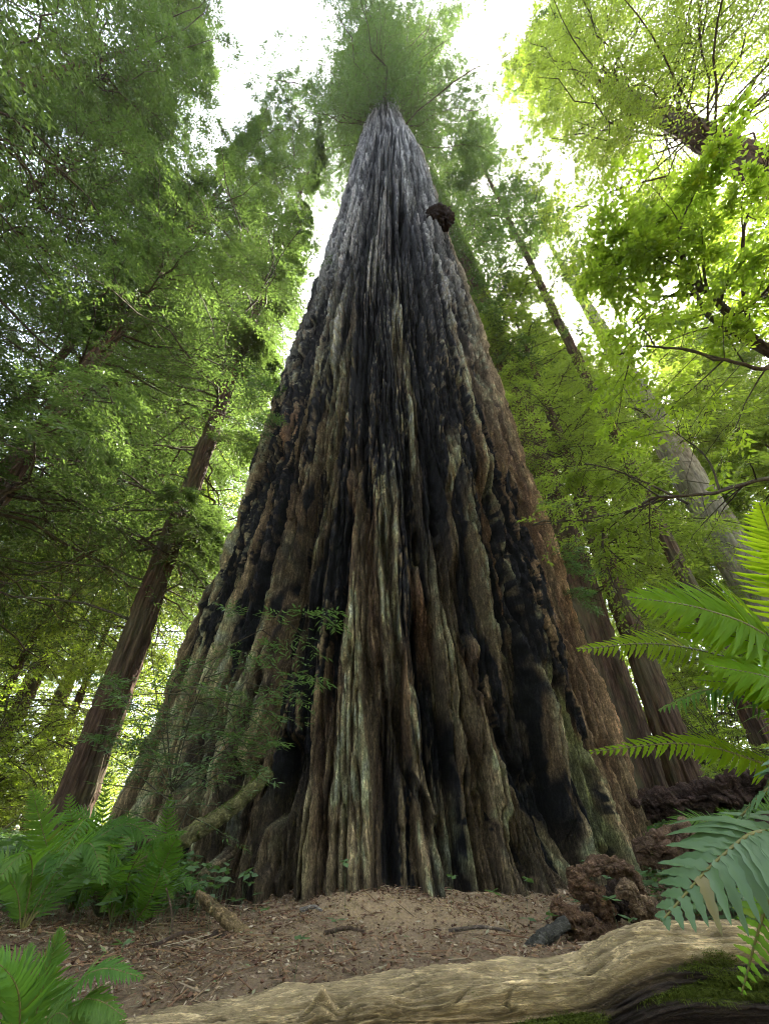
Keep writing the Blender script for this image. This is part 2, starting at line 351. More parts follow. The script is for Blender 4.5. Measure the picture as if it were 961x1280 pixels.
# clefts (+depth) and ridges (-depth): pixel polylines, half width m, depth m, char, olive, red, amber
FEAT = [
 ([(430,452),(415,470),(404,513),(401,560),(392,621),(375,675),(362,729),(356,790)], .30, .34, 1, 0, 0, 0),
 ([(372,400),(345,500),(322,570),(300,640),(262,740),(235,810)], .22, .20, 1, 0, 0, 0),
 ([(380,530),(367,567),(343,654),(329,691),(310,756),(300,800)], .10, .22, .8, 0, 0, 0),
 ([(369,500),(359,540),(321,621),(294,691)], .10, .16, .2, 0, .8, 0),
 ([(497,420),(500,461),(506,513),(511,560),(515,640),(520,700)], .16, .22, 1, 0, 0, 0),
 ([(524,655),(524,672),(525,695)], .085, .35, 1, 0, 0, 0),
 ([(530,770),(539,817),(550,930),(566,1020),(580,1117),(582,1150)], .17, .48, 1, 0, 0, 0),
 ([(610,600),(628,674),(647,758),(658,810),(670,873),(688,967),(702,1023),(722,1065)], .27, .50, 1, 0, 0, 0),
 ([(570,590),(578,627),(603,671),(635,758),(645,800)], .08, .2, 1, 0, 0, 0),
 ([(540,560),(548,620),(556,680),(562,740),(575,800)], .10, .18, 1, 0, 0, 0),
 ([(585,810),(595,829),(625,904),(660,965),(670,1000)], .08, .2, .5, 0, .5, 0),
 ([(575,880),(591,918),(617,993),(640,1035),(655,1102)], .07, .22, .6, 0, .2, 0),
 ([(495,890),(501,918),(509,960),(535,1005),(550,1060)], .07, .25, .8, 0, .2, 0),
 ([(518,765),(519,790),(522,850)], .10, .30, .8, 0, .6, 0),
 ([(352,925),(352,945),(346,985),(338,1020)], .14, .55, .9, 0, 0, 0),
 ([(345,1000),(340,1040),(338,1085)], .08, .2, .6, 0, 0, 0),
 ([(300,960),(285,1010),(270,1070)], .18, .4, .7, 0, 0, 0),
 ([(393,880),(395,920),(398,990),(402,1060)], .05, .16, .4, 0, .5, 0),
 ([(445,560),(440,589),(435,675),(429,756),(413,800),(410,890)], .07, .2, .6, 0, .7, 0),
 ([(462,620),(462,700),(470,790),(474,850)], .05, .14, .5, 0, .6, 0),
 ([(462,400),(468,420),(476,443),(478,470)], .12, .2, 1, 0, 0, 0),
 ([(455,490),(459,501),(468,542),(470,570)], .09, .16, 1, 0, 0, 0),
 ([(505,300),(509,318),(511,367),(523,420),(528,450)], .22, .28, 1, 0, 0, 0),
 ([(486,238),(488,252),(492,262)], .18, .4, .7, 0, 0, 0),
 ([(500,262),(495,285),(497,303)], .30, .5, 1, 0, 0, 0),
 ([(545,310),(570,367),(590,455),(602,513),(619,565),(635,618),(650,690),(660,740)], .14, .26, .7, 0, .2, 0),
 ([(386,396),(386,408)], .2, .35, 1, 0, 0, 0), ([(374,444),(373,460)], .2, .35, 1, 0, 0, 0),
 ([(478,650),(482,720),(484,760)], .05, .12, 1, 0, 0, 0),
 ([(545,640),(549,655)], .07, .2, 1, 0, 0, 0), ([(552,672),(553,688)], .06, .2, 1, 0, 0, 0),
 ([(572,700),(580,740),(592,790)], .09, .24, 1, 0, 0, 0),
 ([(480,870),(478,930),(474,1000)], .05, .10, .3, 0, .3, 0),
 ([(320,840),(300,900),(288,960)], .08, .2, .6, 0, 0, 0),
 ([(250,880),(235,950),(222,1040)], .16, .35, .7, 0, 0, 0),
 ([(760,930),(775,1000),(790,1060)], .06, .15, .3, 0, .5, 0),
 # ridges
 ([(432,458),(424,500),(417,540),(413,575),(408,621),(391,675),(376,712)], .17, -.20, -1, 1, 0, 0),
 ([(424,270),(420,330),(417,400),(419,455)], .16, -.16, -1, .8, 0, 0),
 ([(500,340),(503,408),(512,470),(519,513),(522,560)], .10, -.14, -1, .9, 0, 0),
 ([(475,270),(471,330)], .2, -.12, -1, .6, 0, 0),
 ([(486,330),(494,390),(497,440)], .10, -.1, -1, .7, 0, 0),
 ([(484,640),(482,760),(485,860),(488,900)], .20, -.10, -.8, .9, 0, 0),
 ([(600,559),(622,634),(647,727),(655,760)], .06, -.14, -1, .3, .6, 0),
 ([(570,560),(566,640),(572,700)], .10, -.10, -1, .9, 0, 0),
 ([(590,640),(600,700),(615,770),(640,850)], .10, -.10, -1, .9, 0, 0),
 ([(556,720),(562,790),(575,860),(600,940),(640,1010),(690,1080)], .26, -.20, -1, .8, 0, 0),
 ([(700,838),(716,880),(737,930),(752,990),(770,1060)], .20, .05, -1, 0, 0, 1),
 ([(521,720),(534,770),(541,810)], .12, -.04, -1, 0, 1, 0),
 ([(505,820),(506,880),(511,930)], .06, -.05, -1, 0, .9, 0),
 ([(440,600),(450,640),(455,700),(450,760),(455,830),(462,900)], .18, -.10, -.8, .8, .1, 0),
 ([(352,690),(320,760),(300,820),(270,900)], .22, -.12, -.7, .8, 0, 0),
 ([(372,980),(360,1040),(352,1110)], .30, -.22, -.8, .7, 0, 0),
 ([(330,1000),(318,1060),(310,1110)], .14, -.18, -.6, .7, 0, 0),
 ([(560,1000),(562,1060),(560,1115)], .2, -.1, -.5, .4, .2, 0),
]
def bark_disp(s, z, seed, k=1.0, amp=1.0):
    """layered vertical furrows. returns displacement and a 0..1 furrow measure"""
    zz = z * k; ss = s * k
    wz = ss + .26 * pn(ss * .45, zz * .10, seed) + .05 * pn(ss * 2.2, zz * .38, seed + 1) + .012 * pn(ss * 8, zz * 1.6, seed + 9)
    w2 = wz + .008 * pn(ss * 12, zz * 1.6, seed + 30) + .004 * pn(ss * 30, zz * 9, seed + 31)
    nA = pn(wz * 1.3, zz * .05, seed + 2) + .3 * pn(wz * 2.6, zz * .12, seed + 3)
    nB = pn(w2 * 3.7, zz * .12, seed + 4) + .35 * pn(w2 * 7.5, zz * .3, seed + 5)
    nC = pn(w2 * 9.5, zz * .42, seed + 6) + .4 * pn(w2 * 19, zz * 1.3, seed + 7)
    nD = pn(w2 * 21, zz * 1.5, seed + 8) + .3 * pn(w2 * 42, zz * 4, seed + 19); nE = pn(w2 * 46, zz * 5.0, seed + 10)
    gr = lambda n, w: np.clip(1 - np.abs(n) / w, 0, 1)
    vA = .20 * (1 + .6 * pn(ss * .5, zz * .4, seed + 20)); vB = .24 * (1 + .8 * pn(ss, zz * .9, seed + 21)); vC = .27 * (1 + .8 * pn(ss * 2, zz * 1.6, seed + 22))
    fA = sm(0, .8, gr(nA, vA)); fB = gr(nB, vB) ** .8; fC = gr(nC, vC); fD = gr(nD, .4); fE = gr(nE, .45)
    h = -.09 * fA - .10 * fB - .080 * fC - .034 * fD - .012 * fE
    # plates: long strips that overlap, with broken ends
    p = pn(w2 * 2.2, zz * .16, seed + 11) + .12 * pn(w2 * 16, zz * 1.0, seed + 17); h = h + .045 * np.tanh(p * 25)
    p2 = pn(w2 * 6, zz * .5, seed + 12) + .18 * pn(w2 * 20, zz * 1.8, seed + 18); h = h + .032 * np.tanh(p2 * 22)
    p3 = pn(w2 * 14, zz * 2.0, seed + 16) + .2 * pn(w2 * 30, zz * 12, seed + 23); h = h + .016 * np.tanh(p3 * 16)
    h = h + .03 * pn(wz * .9, zz * .10, seed + 14) + .005 * pn(ss * 34, zz * 22, seed + 15)
    f = np.clip(.8 * fA + .75 * fB + .65 * fC + .4 * fD + .2 * fE, 0, 1)
    return h * amp / k, f, p, p2
def build_giant():
    root = tag(empty('giant_redwood', (TX - .1, TY, 0)), 'colossal old redwood with charred furrowed trunk filling the middle of the view', 'tree')
    ncf, ncb = 1500, 130
    th = np.concatenate([np.linspace(-1.5, 1.5, ncf, endpoint=False), np.linspace(1.5, 2 * np.pi - 1.5, ncb, endpoint=False)])
    # rows: even in the picture
    py = np.linspace(1185, 60, 1500); bb = (640 - py) / FP
    zr = EYE + (SP + bb * CP) / (CP - bb * SP) * (TY - 3.1 + 0.0 * bb)
    zr = np.maximum(zr, -.6); zr = np.unique(np.concatenate([[-.6, -.45], zr, [zr[-1] + 1, 50, 60, 75]])); zr = zr[zr <= 75]
    T, Z = np.meshgrid(th, zr); T = T.astype(np.float32); Z = Z.astype(np.float32)
    R0 = RZ(Z).astype(np.float32)
    back = sm(1.5, 1.9, np.minimum(np.abs(T), np.abs(2 * np.pi - T)))
    tt = np.where(T > np.pi, T - 2 * np.pi, T)
    tt = tt + .05 * np.sin(Z * .12)                                   # slight spiral
    S = tt * 3.1
    h, f, p, p2 = bark_disp(S, Z, 50)
    low = sm(9, 0, Z)
    # fluting and flare of the foot
    flute = .09 * pn(S * .55, Z * .03, 90) + .05 * low * pn(S * .8, Z * .08, 91)
    flare = .13 * np.exp(-np.maximum(Z, 0) / .45) * (.7 + 1.0 * pn(S * 1.1, Z * .3, 92))
    atten = lerp(1.0, .75, sm(0, 30, Z))
    h = h * atten + flute + flare
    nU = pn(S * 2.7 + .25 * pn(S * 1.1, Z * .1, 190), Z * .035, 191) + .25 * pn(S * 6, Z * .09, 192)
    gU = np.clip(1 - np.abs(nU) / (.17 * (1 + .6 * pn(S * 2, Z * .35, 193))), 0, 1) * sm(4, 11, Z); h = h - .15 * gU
    char = np.zeros_like(h); ol = np.zeros_like(h); red = np.zeros_like(h); amb = np.zeros_like(h); unchar = np.zeros_like(h)
    jit = (.03 * pn(S * .6, Z * .4, 100) + .018 * pn(S * 7, Z * .8, 101) + .012 * pn(S * 16, Z * 2.4, 102) + .006 * pn(S * 34, Z * 8, 103)) * lerp(1, 1.6, sm(3, 20, Z))
    zlo = Z[:, 0]
    brk = pn(S * 6.5 + .3 * pn(S * 3, Z * .3, 146), Z * .16, 201) + .35 * pn(S * 19, Z * .9, 202)
    for k, (pl, hw, dp, fc, fo, fr, fa) in enumerate(FEAT):
        q = np.array([px_trunk(*a) for a in pl]); q = q[np.argsort(q[:, 1])]
        span = q[-1, 1] - q[0, 1]; e = (.12 if dp > 0 else .4) * span + .04
        r0, r1 = np.searchsorted(zlo, q[0, 1] - e), np.searchsorted(zlo, q[-1, 1] + e)
        zb = Z[r0:r1]; tc = np.interp(zb, q[:, 1], q[:, 0]); d = (T[r0:r1] - tc) * R0[r0:r1] + jit[r0:r1]
        ww = hw * (1 + .25 * pn(zb * .8 + k, zb * 0 + k * 3.1, 120))
        if dp < 0: ww = ww * .75
        end = sm(q[0, 1] - e, q[0, 1] + e * .6, zb) * sm(q[-1, 1] + e, q[-1, 1] - e * .6, zb)
        x = np.abs(d / ww)
        dp = dp * .60 if dp > .12 else dp
        x = x * (1 + .22 * pn(S[r0:r1] * 15, zb * .8, 133)); g = (1 - sm(.5, 1.0, x) if dp > 0 else 1 - sm(.75, 1.05, x)) * end
        h[r0:r1] -= dp * g * (1 if dp > 0 else .3)
        wide = (1 - sm(1.05, 1.3, x + .7 * pn(S[r0:r1] * 5, zb * .5, 130 + k) + .35 * pn(S[r0:r1] * 20, zb * 3, 131 + k))) * end
        if fc > 0: char[r0:r1] = np.maximum(char[r0:r1], fc * wide * (1 - (.85 if hw > .12 else 0) * sm(.14, .22, brk[r0:r1])))
        else: unchar[r0:r1] = np.maximum(unchar[r0:r1], -fc * g)
        for arr, fv in ((ol, fo), (red, fr), (amb, fa)):
            if fv: arr[r0:r1] = np.maximum(arr[r0:r1], fv * (wide if dp > 0 and not fa else g))
    # the shelf above the cavity at the left foot, where bark has been rubbed away
    h += .10 * np.exp(-((S + 1.35) / .45) ** 2) * sm(.75, .95, Z) * sm(1.35, 1.0, Z)
    h += .14 * np.exp(-((tt * 3.1 + 1.0) / .7) ** 2) * sm(1.0, .55, Z) 
    h *= (1 - .8 * back)
    # char area over the middle and left flank of the trunk
    mid = np.exp(-((tt - .16) / .42) ** 2) * sm(1.0, 3.0, Z) * sm(26, 9, Z) + .62 * np.exp(-((tt + .75) / .22) ** 2) * sm(1.5, 3, Z) * sm(14, 8, Z) \
        + .5 * np.exp(-((tt - .45) / .25) ** 2) * sm(0, .6, Z) * sm(8, 4, Z) + .22 * sm(5, 9, Z) * sm(32, 18, Z)
    strip = pn(S * 4.2 + .3 * pn(S * 2, Z * .3, 146), Z * .07, 144); fine = fbm(S * 12, Z * 1.4, 3, 143); grit = pn(S * 40, Z * 22, 147)
    field = mid * .85 + .62 * strip + .25 * fbm(S * 1.2, Z * .12, 2, 140) + .28 * fine + .10 * grit + .15 * f - .22 * np.tanh(p * 9) - .10 * np.tanh(p2 * 9) - .50
    char = np.clip(np.maximum(char, sm(-.02, .07, field)) - unchar * .95, 0, 1)
    char = char * (1 - .55 * sm(.12, .4, pn(S * 26, Z * 6, 148) + .5 * pn(S * 9, Z * 1.5, 149)) * (1 - f))
    # base bark
    n = fbm(S * 3.2, Z * .6, 4, 150); n2 = fbm(S * 1.1, Z * .5, 3, 160); n3 = fbm(S * 14, Z * 5, 3, 170)
    def C(r, g, b_): return np.array([r, g, b_], np.float32)
    c = lerp(C(.105, .082, .052), C(.225, .188, .125), np.clip(.5 + .6 * n, 0, 1)[..., None])
    lich = np.clip(sm(-.15, .35, n2 + .45 * np.tanh(p * 3) + .3 * n3) * (1 - f) * sm(1.15, .75, tt) + ol * (1 - .5 * f), 0, 1)
    c = lerp(c, lerp(C(.16, .155, .10), C(.34, .33, .22), np.clip(.5 + .7 * n3, 0, 1)[..., None]), (lich * .85)[..., None])
    rw = np.clip(sm(.45, .95, tt) * sm(12, 5, Z) * (.65 + .5 * n) * (1 - .8 * ol) + red + .35 * sm(.3, .9, f) * sm(10, 3, Z), 0, 1)
    c = lerp(c, lerp(C(.11, .062, .040), C(.235, .145, .09), np.clip(.5 + .7 * n, 0, 1)[..., None]), (rw * .8)[..., None])
    up = sm(5, 20, Z) * sm(1.3, .6, tt)
    silver = lerp(C(.28, .265, .27), C(.56, .53, .53), np.clip(.5 + .8 * n3 + .3 * n, 0, 1)[..., None])
    c = lerp(c, silver, (up * .8 * (1 - .45 * ol))[..., None])
    c = lerp(c, C(.40, .27, .12) * (1 + .3 * n3[..., None]), np.clip(amb * (1 + .6 * n) * sm(-.1, .3, n2 + .7), 0, 1)[..., None])
    cc = lerp(lerp(C(.014, .014, .016), C(.055, .055, .062), np.clip(.5 + n3, 0, 1)[..., None]), C(.26, .26, .29), (sm(5, 20, Z) * .8)[..., None])
    c = c * lerp(C(1.0, 1.0, 1.0), C(1.12, 1.02, .86), sm(14, 4, Z)[..., None])
    c = np.minimum(c * 3.0, .66)
    c = lerp(c, cc, (char * lerp(1, .8, sm(8, 22, Z)))[..., None])
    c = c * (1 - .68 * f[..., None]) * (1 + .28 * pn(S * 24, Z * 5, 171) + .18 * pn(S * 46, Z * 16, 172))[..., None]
    c = np.clip(c * (1 + .12 * np.tanh(p2 * 9)[..., None]), .006, 1)
    st2 = pn(S * 5.5 + .3 * pn(S * 2, Z * .2, 146), Z * .06, 181) + .5 * pn(S * 13, Z * .3, 182)
    c = c * lerp(1.0, .95 + .75 * np.clip(st2, -.8, .8), sm(4, 14, Z))[..., None]
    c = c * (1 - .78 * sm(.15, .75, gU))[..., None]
    soil = sm(.35, 0, Z + .12 * n3); c = lerp(c, C(.12, .085, .06), (soil * .6)[..., None])
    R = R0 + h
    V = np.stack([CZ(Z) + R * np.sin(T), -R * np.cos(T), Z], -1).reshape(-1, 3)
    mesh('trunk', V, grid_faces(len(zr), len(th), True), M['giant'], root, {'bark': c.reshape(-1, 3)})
    return root
GIANT = build_giant()
# ------------------------------------------------------------------ trees of the forest
def bark_trunk(root, P, R, seed, mat, ns=96, nr=260, amp=1.0, k=2.2, name='trunk'):
    """a tapered trunk with furrowed bark along the path P (local coordinates)"""
    Ps = spline(P, nr); Rs = np.interp(np.linspace(0, 1, nr), np.linspace(0, 1, len(R)), R)
    a = np.linspace(-np.pi, np.pi, ns, endpoint=False); L = np.concatenate([[0], np.cumsum(np.linalg.norm(np.diff(Ps, axis=0), axis=1))])
    S, Z = np.meshgrid(a * Rs.max(), L)
    h, f, p, p2 = bark_disp(S, Z, seed, k)
    h = (h + .05) * amp * (Rs / Rs.max())[:, None]
    V, Q, T = tube(Ps, Rs, ns, h)
    return mesh(name, V, [Q, T], mat, root)

def sprays(LB, TB, rng, P, Lb, rb, K, Sn, q, ll, lw, twl=.42, leafdrop=.25, t0=.16, flat=.38, limb_sticks=True, tw_abs=.12, fill=.9, spread=1.0, clump=-.22):
    """limbs P (nb,n,3) with twigs, twiglets and leaves lying in flat sprays"""
    nb, n = P.shape[:2]; tt = np.linspace(0, 1, n); UPZ = np.array([0, 0, 1.0])
    if limb_sticks:
        TB.add(*sticks(P[:, :-1].reshape(-1, 3), P[:, 1:].reshape(-1, 3), (rb[:, None] * (1 - .85 * tt[:-1])).ravel(), (rb[:, None] * (1 - .85 * tt[1:])).ravel()))
    tk = np.clip(np.linspace(t0, .99, K)[None] + rng.rand(nb, K) * .03, 0, .999)
    i = (tk * (n - 1)).astype(int); f = (tk * (n - 1) - i)[..., None]; bi = np.arange(nb)[:, None]
    base = P[bi, i] * (1 - f) + P[bi, i + 1] * f
    tan = unit(P[bi, i + 1] - P[bi, i])
    side = unit(np.cross(tan, UPZ)) * np.where((np.arange(K) % 2) == 0, 1, -1)[None, :, None]
    sp = (.5 + .28 * rng.rand(nb, K))[..., None]
    td = unit(tan * (1 - sp) + side * sp + UPZ * (rng.randn(nb, K) * .2 - .12)[..., None])
    tl = twl * Lb[:, None] * (1 - tk) ** .8 * (.6 + .6 * rng.rand(nb, K)) + tw_abs * np.minimum(Lb[:, None], 2)
    keep = (rng.rand(nb, K) < fill) & (pn(base[..., 0] * .8 + base[..., 2] * .55, base[..., 1] * .8 - base[..., 2] * .6, 5) > clump)
    base, td, tl = base[keep], td[keep], tl[keep]; nt_ = len(base)
    if nt_ == 0: return
    def along(t): return base[:, None] + td[:, None] * tl[:, None, None] * t - UPZ * (tl * leafdrop)[:, None, None] * t ** 2
    pp = along(np.array([0, .5, 1.0])[None, :, None]); rt = .003 + .0035 * tl
    TB.add(*sticks(pp[:, 0], pp[:, 1], rt, rt * .7)); TB.add(*sticks(pp[:, 1], pp[:, 2], rt * .7, rt * .3))
    ts = np.linspace(.06, 1.0, Sn)[None, :, None] + rng.rand(nt_, Sn, 1) * .07
    sb = along(ts); sdir = unit(np.cross(td, UPZ))[:, None] * np.where(np.arange(Sn) % 2, 1, -1)[None, :, None]
    sd_ = unit(td[:, None] * .8 + sdir * (.5 + .5 * rng.rand(nt_, Sn, 1)) * spread - UPZ * leafdrop * .6 + rng.randn(nt_, Sn, 3) * .13)
    sl = (tl[:, None] * .34 * (1.1 - ts[..., 0]) + ll * 1.2) * (.6 + .8 * rng.rand(nt_, Sn))
    nrm = unit(UPZ + rng.randn(nt_, Sn, 3) * flat)
    perp = unit(np.cross(sd_, nrm))
    tw_r = np.repeat(rng.rand(nt_) * .5, Sn)
    for j in range(q):
        u = (j + .5) / q; sg = 1 if j % 2 else -1
        lp = sb + sd_ * (sl * u)[..., None] + rng.randn(nt_, Sn, 3) * ll * .08
        ld = unit(sd_ * (.75 if j < q - 1 else 1.4) + perp * sg * .7 * spread + rng.randn(nt_, Sn, 3) * .12)
        sz = ll * (.65 + .6 * rng.rand(nt_ * Sn))
        v, qd = leafquads(lp.reshape(-1, 3), ld.reshape(-1, 3), nrm.reshape(-1, 3), sz, sz * lw / ll, .1)
        LB.add(v, qd, a=np.repeat(np.clip(tw_r + rng.rand(nt_ * Sn) * .5, 0, 1), 4))

def crown_geo(rng, H, h0, Rm, nb, ll, lw, K=22, Sn=10, q=4, shape='cone', up=.25, droop=.55, axis=None, zbias=1.0, wobble=.035, skip=None, **kw):
    LB, TB = Bag(), Bag()
    t = rng.rand(nb) ** zbias; z0 = h0 + (H - h0) * t
    az = np.arange(nb) * 2.39996 + rng.rand(nb) * .9
    if shape == 'cone': prof = (1 - t) ** .75 * .85 + .15
    elif shape == 'round': prof = np.sin(np.pi * np.clip(t * .85 + .12, 0, 1)) ** .7
    else: prof = np.clip(1.15 - t, .2, 1) ** .5
    Lb = Rm * prof * (.6 + .55 * rng.rand(nb))
    if skip is not None: Lb = Lb * np.where(np.cos(az - skip) > .35, .3, 1.0)
    up = up * (.4 + 1.2 * rng.rand(nb)); dr = droop * (.6 + .8 * rng.rand(nb))
    n = 9; tt = np.linspace(0, 1, n)
    wob = np.cumsum(rng.randn(nb, n) * wobble, 1); wob[:, 0] = 0
    wz = np.cumsum(rng.randn(nb, n) * .02, 1); wz[:, 0] = 0
    cs, sn = np.cos(az), np.sin(az)
    X = cs[:, None] * tt * Lb[:, None] - sn[:, None] * wob * Lb[:, None]
    Y = sn[:, None] * tt * Lb[:, None] + cs[:, None] * wob * Lb[:, None]
    Zb = z0[:, None] + Lb[:, None] * (up[:, None] * tt - dr[:, None] * tt ** 2 + wz)
    if axis is not None:
        ax = axis(z0); X = X + ax[:, :1]; Y = Y + ax[:, 1:2]
    P = np.stack([X, Y, Zb], -1)
    sprays(LB, TB, rng, P, Lb, .007 * Lb + .005, K, Sn, q, ll, lw, **kw)
    return LB, TB

def conifer(name, label, cat, loc, H, r, h0, Rm, nb, ll, lw, seed, leaf='needle', bark='bark', group=None, lean=(0, 0), trunk_detail=(64, 200), rprof=None, **kw):
    rng = RS(seed); root = tag(empty(name, loc), label, cat, group)
    P = [(0, 0, -.6), (lean[0] * .2, lean[1] * .2, H * .3), (lean[0] * .55, lean[1] * .55, H * .65), (lean[0], lean[1], H)]
    R = rprof or [r * 1.25, r * 1.0, r * .82, r * .55, r * .25, .02]
    bark_trunk(root, P, R, seed, M[bark], *trunk_detail)
    ax = lambda z: np.stack([lean[0] * (z / H) ** 1.1, lean[1] * (z / H) ** 1.1], -1)
    LB, TB = crown_geo(rng, H, h0, Rm, nb, ll, lw, axis=ax, **kw)
    cr = LB.build('crown', M[leaf], root, smooth=False)
    TB.build('limbs', M['twig'], root)
    return root
def at(tanaz, Y, dz=0.0):
    x = tanaz * Y; return (x, Y, float(ground_h(x, Y)) + dz)

# crown of the giant, far overhead
rng = RS(3)
LB, TB = crown_geo(rng, 80, 39, 9.5, 200, .17, .06, K=30, Sn=11, q=6, t0=.04, clump=-.45, shape='flat', up=.05, droop=.8, leafdrop=.55, axis=lambda z: np.stack([CZ(z), 0 * z], -1))
LB.build('crown', M['needle'], GIANT, smooth=False); TB.build('limbs', M['twig'], GIANT)

G_L, G_R, G_F = 'trees standing left of the giant redwood', 'trees standing right of the giant redwood', 'sunlit trees deep in the forest'
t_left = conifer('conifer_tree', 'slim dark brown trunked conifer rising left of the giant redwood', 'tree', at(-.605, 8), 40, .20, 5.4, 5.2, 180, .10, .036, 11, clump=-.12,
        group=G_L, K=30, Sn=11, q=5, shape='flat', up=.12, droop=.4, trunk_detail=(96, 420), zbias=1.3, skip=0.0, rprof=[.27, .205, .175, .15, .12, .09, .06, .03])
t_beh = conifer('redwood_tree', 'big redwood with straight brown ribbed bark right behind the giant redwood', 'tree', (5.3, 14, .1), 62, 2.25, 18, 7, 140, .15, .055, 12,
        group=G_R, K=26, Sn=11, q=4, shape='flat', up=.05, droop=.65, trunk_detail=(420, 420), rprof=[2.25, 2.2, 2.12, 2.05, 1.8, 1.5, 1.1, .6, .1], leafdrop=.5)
t_mossy = conifer('redwood_tree', 'mossy trunk, bark coloured pale for haze, leaning into the bright gap on the right', 'tree', at(.97, 14), 46, .66, 14, 5.5, 120, .13, .05, 13,
        leaf='needle_far', bark='bark_hazed', group=G_R, K=24, Sn=10, q=4, shape='flat', leafdrop=.4)
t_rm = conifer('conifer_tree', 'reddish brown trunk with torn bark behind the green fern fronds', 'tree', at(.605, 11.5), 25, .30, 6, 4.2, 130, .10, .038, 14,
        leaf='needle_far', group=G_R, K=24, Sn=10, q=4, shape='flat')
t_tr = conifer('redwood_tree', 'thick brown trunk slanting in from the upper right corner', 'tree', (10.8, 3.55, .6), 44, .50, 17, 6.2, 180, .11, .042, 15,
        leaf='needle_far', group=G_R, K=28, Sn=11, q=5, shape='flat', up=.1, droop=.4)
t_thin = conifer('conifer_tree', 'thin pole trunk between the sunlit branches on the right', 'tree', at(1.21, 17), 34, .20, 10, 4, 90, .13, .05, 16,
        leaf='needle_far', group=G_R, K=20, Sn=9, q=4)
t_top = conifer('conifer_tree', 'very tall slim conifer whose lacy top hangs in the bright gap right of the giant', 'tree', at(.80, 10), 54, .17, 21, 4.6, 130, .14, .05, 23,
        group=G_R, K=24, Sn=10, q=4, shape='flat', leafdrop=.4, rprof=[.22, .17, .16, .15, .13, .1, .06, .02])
_, TB = crown_geo(RS(71), 10, 3.0, 3.6, 16, .1, .03, K=8, Sn=2, q=1, shape='flat', up=.15, droop=.35, fill=0.0)
_v = TB.V[0].reshape(16, -1, 3); _q = TB.Q[0].reshape(16, -1, 4)[0]
for k in range(16): mesh('dead_branch', _v[k], _q, M['twig'], t_left)
def again(src, loc, rz, sc, label, group):
    c = copy_tree(src); c.location = loc; c.rotation_euler = (0, 0, rz); c.scale = (sc,) * 3
    c['label'] = label; c['group'] = group; return c
t_b = conifer('conifer_tree', 'tall conifer with drooping sprays at the upper left edge', 'tree', at(-1.35, 7.5), 27, .13, 5, 4.8, 150, .11, .04, 17, clump=-.06,
        group=G_L, K=28, Sn=11, q=4, shape='flat', up=.1, droop=.45)
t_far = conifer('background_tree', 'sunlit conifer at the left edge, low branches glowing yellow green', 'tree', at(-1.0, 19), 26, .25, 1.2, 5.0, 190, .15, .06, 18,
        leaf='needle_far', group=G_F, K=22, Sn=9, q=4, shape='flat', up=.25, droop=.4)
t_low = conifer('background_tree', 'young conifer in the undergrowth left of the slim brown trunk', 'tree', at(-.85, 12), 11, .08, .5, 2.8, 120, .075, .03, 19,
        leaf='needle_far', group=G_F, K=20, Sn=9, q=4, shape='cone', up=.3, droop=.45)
LEFT = [(t_left, -1.2, 6.5, 4.0, .98, 'slim lacy conifer high on the left beside the white sky gap'),
        (t_b, -1.02, 15, 1.0, 1.35, 'high leafy conifer filling the sky between left edge and slim trunk'),
        (t_b, -.80, 17, 2.1, 1.6, 'dark conifer crown just left of the giant redwood'),
        (t_b, -5.0, 2.4, .6, 1.5, 'conifer crown in the top left corner of the view'),
        (t_b, -.62, 13, 2.9, 1.25, 'tall dark crown close behind the slim trunk'), (t_b, -2.6, 4.6, 5.0, 1.15, 'tall lacy conifer crown high on the left'),
        (t_far, -.58, 21, 1.3, 1.3, 'sunlit conifer filling the gap beside the trunk left flank'), (t_low, -.6, 12.5, 1.9, 1.1, 'young conifer squeezed between slim trunk and giant redwood'),
        (t_far, -.72, 24, 3.0, 1.2, 'distant conifer seen between slim trunk and giant redwood'),
        (t_far, -1.9, 20, 4.0, 1.3, 'yellow green distant conifer on the far left'),
        (t_far, -.9, 34, 5.0, 1.5, 'faraway conifer low on the left'),
        (t_low, -.68, 15, 2.0, 1.2, 'young conifer beside the left flank of the giant redwood'),
        (t_low, -1.1, 16, 3.0, 1.3, 'young conifer with yellow green sprays further left')]
RIGHT = [(t_far, .66, 24, 2.2, 1.5, 'sunlit conifer closing the gap beside the ribbed redwood'), (t_far, .60, 19, .2, 1.2, 'bright conifer right of the ribbed redwood'),
         (t_far, .85, 21, 1.0, 1.1, 'distant conifer seen past the ribbed redwood'),
         (t_far, 1.25, 15, 2.0, 1.0, 'bushy sunlit conifer at the right edge'),
         (t_far, .7, 32, 3.0, 1.5, 'faraway conifer glowing between trunks on the right'),
         (t_far, 1.6, 23, 4.0, 1.3, 'sunlit distant conifer far right'),
         (t_far, 1.05, 30, 5.0, 1.5, 'faraway pale green conifer on the right'),
         (t_low, .78, 15, 2.0, 1.2, 'young conifer by the reddish trunk on the right'),
         (t_low, 1.3, 11, 3.0, 1.1, 'young conifer behind the glowing ferns at the right edge'),
         (t_low, 1.05, 18, 4.0, 1.4, 'young conifer low in the bright gap on the right'),
         (t_tr, 1.9, 12, 2.0, 1.0, 'tall conifer crown high on the right'),
         (t_b, 1.35, 17, 1.5, 1.2, 'conifer crown above the pale trunk on the right')]
for src, ta, Y, rz, sc, lab in LEFT + RIGHT:
    again(src, at(ta, Y, -.1), rz, sc, lab, G_F if src in (t_far, t_low) else (G_L if ta < 0 else G_R))
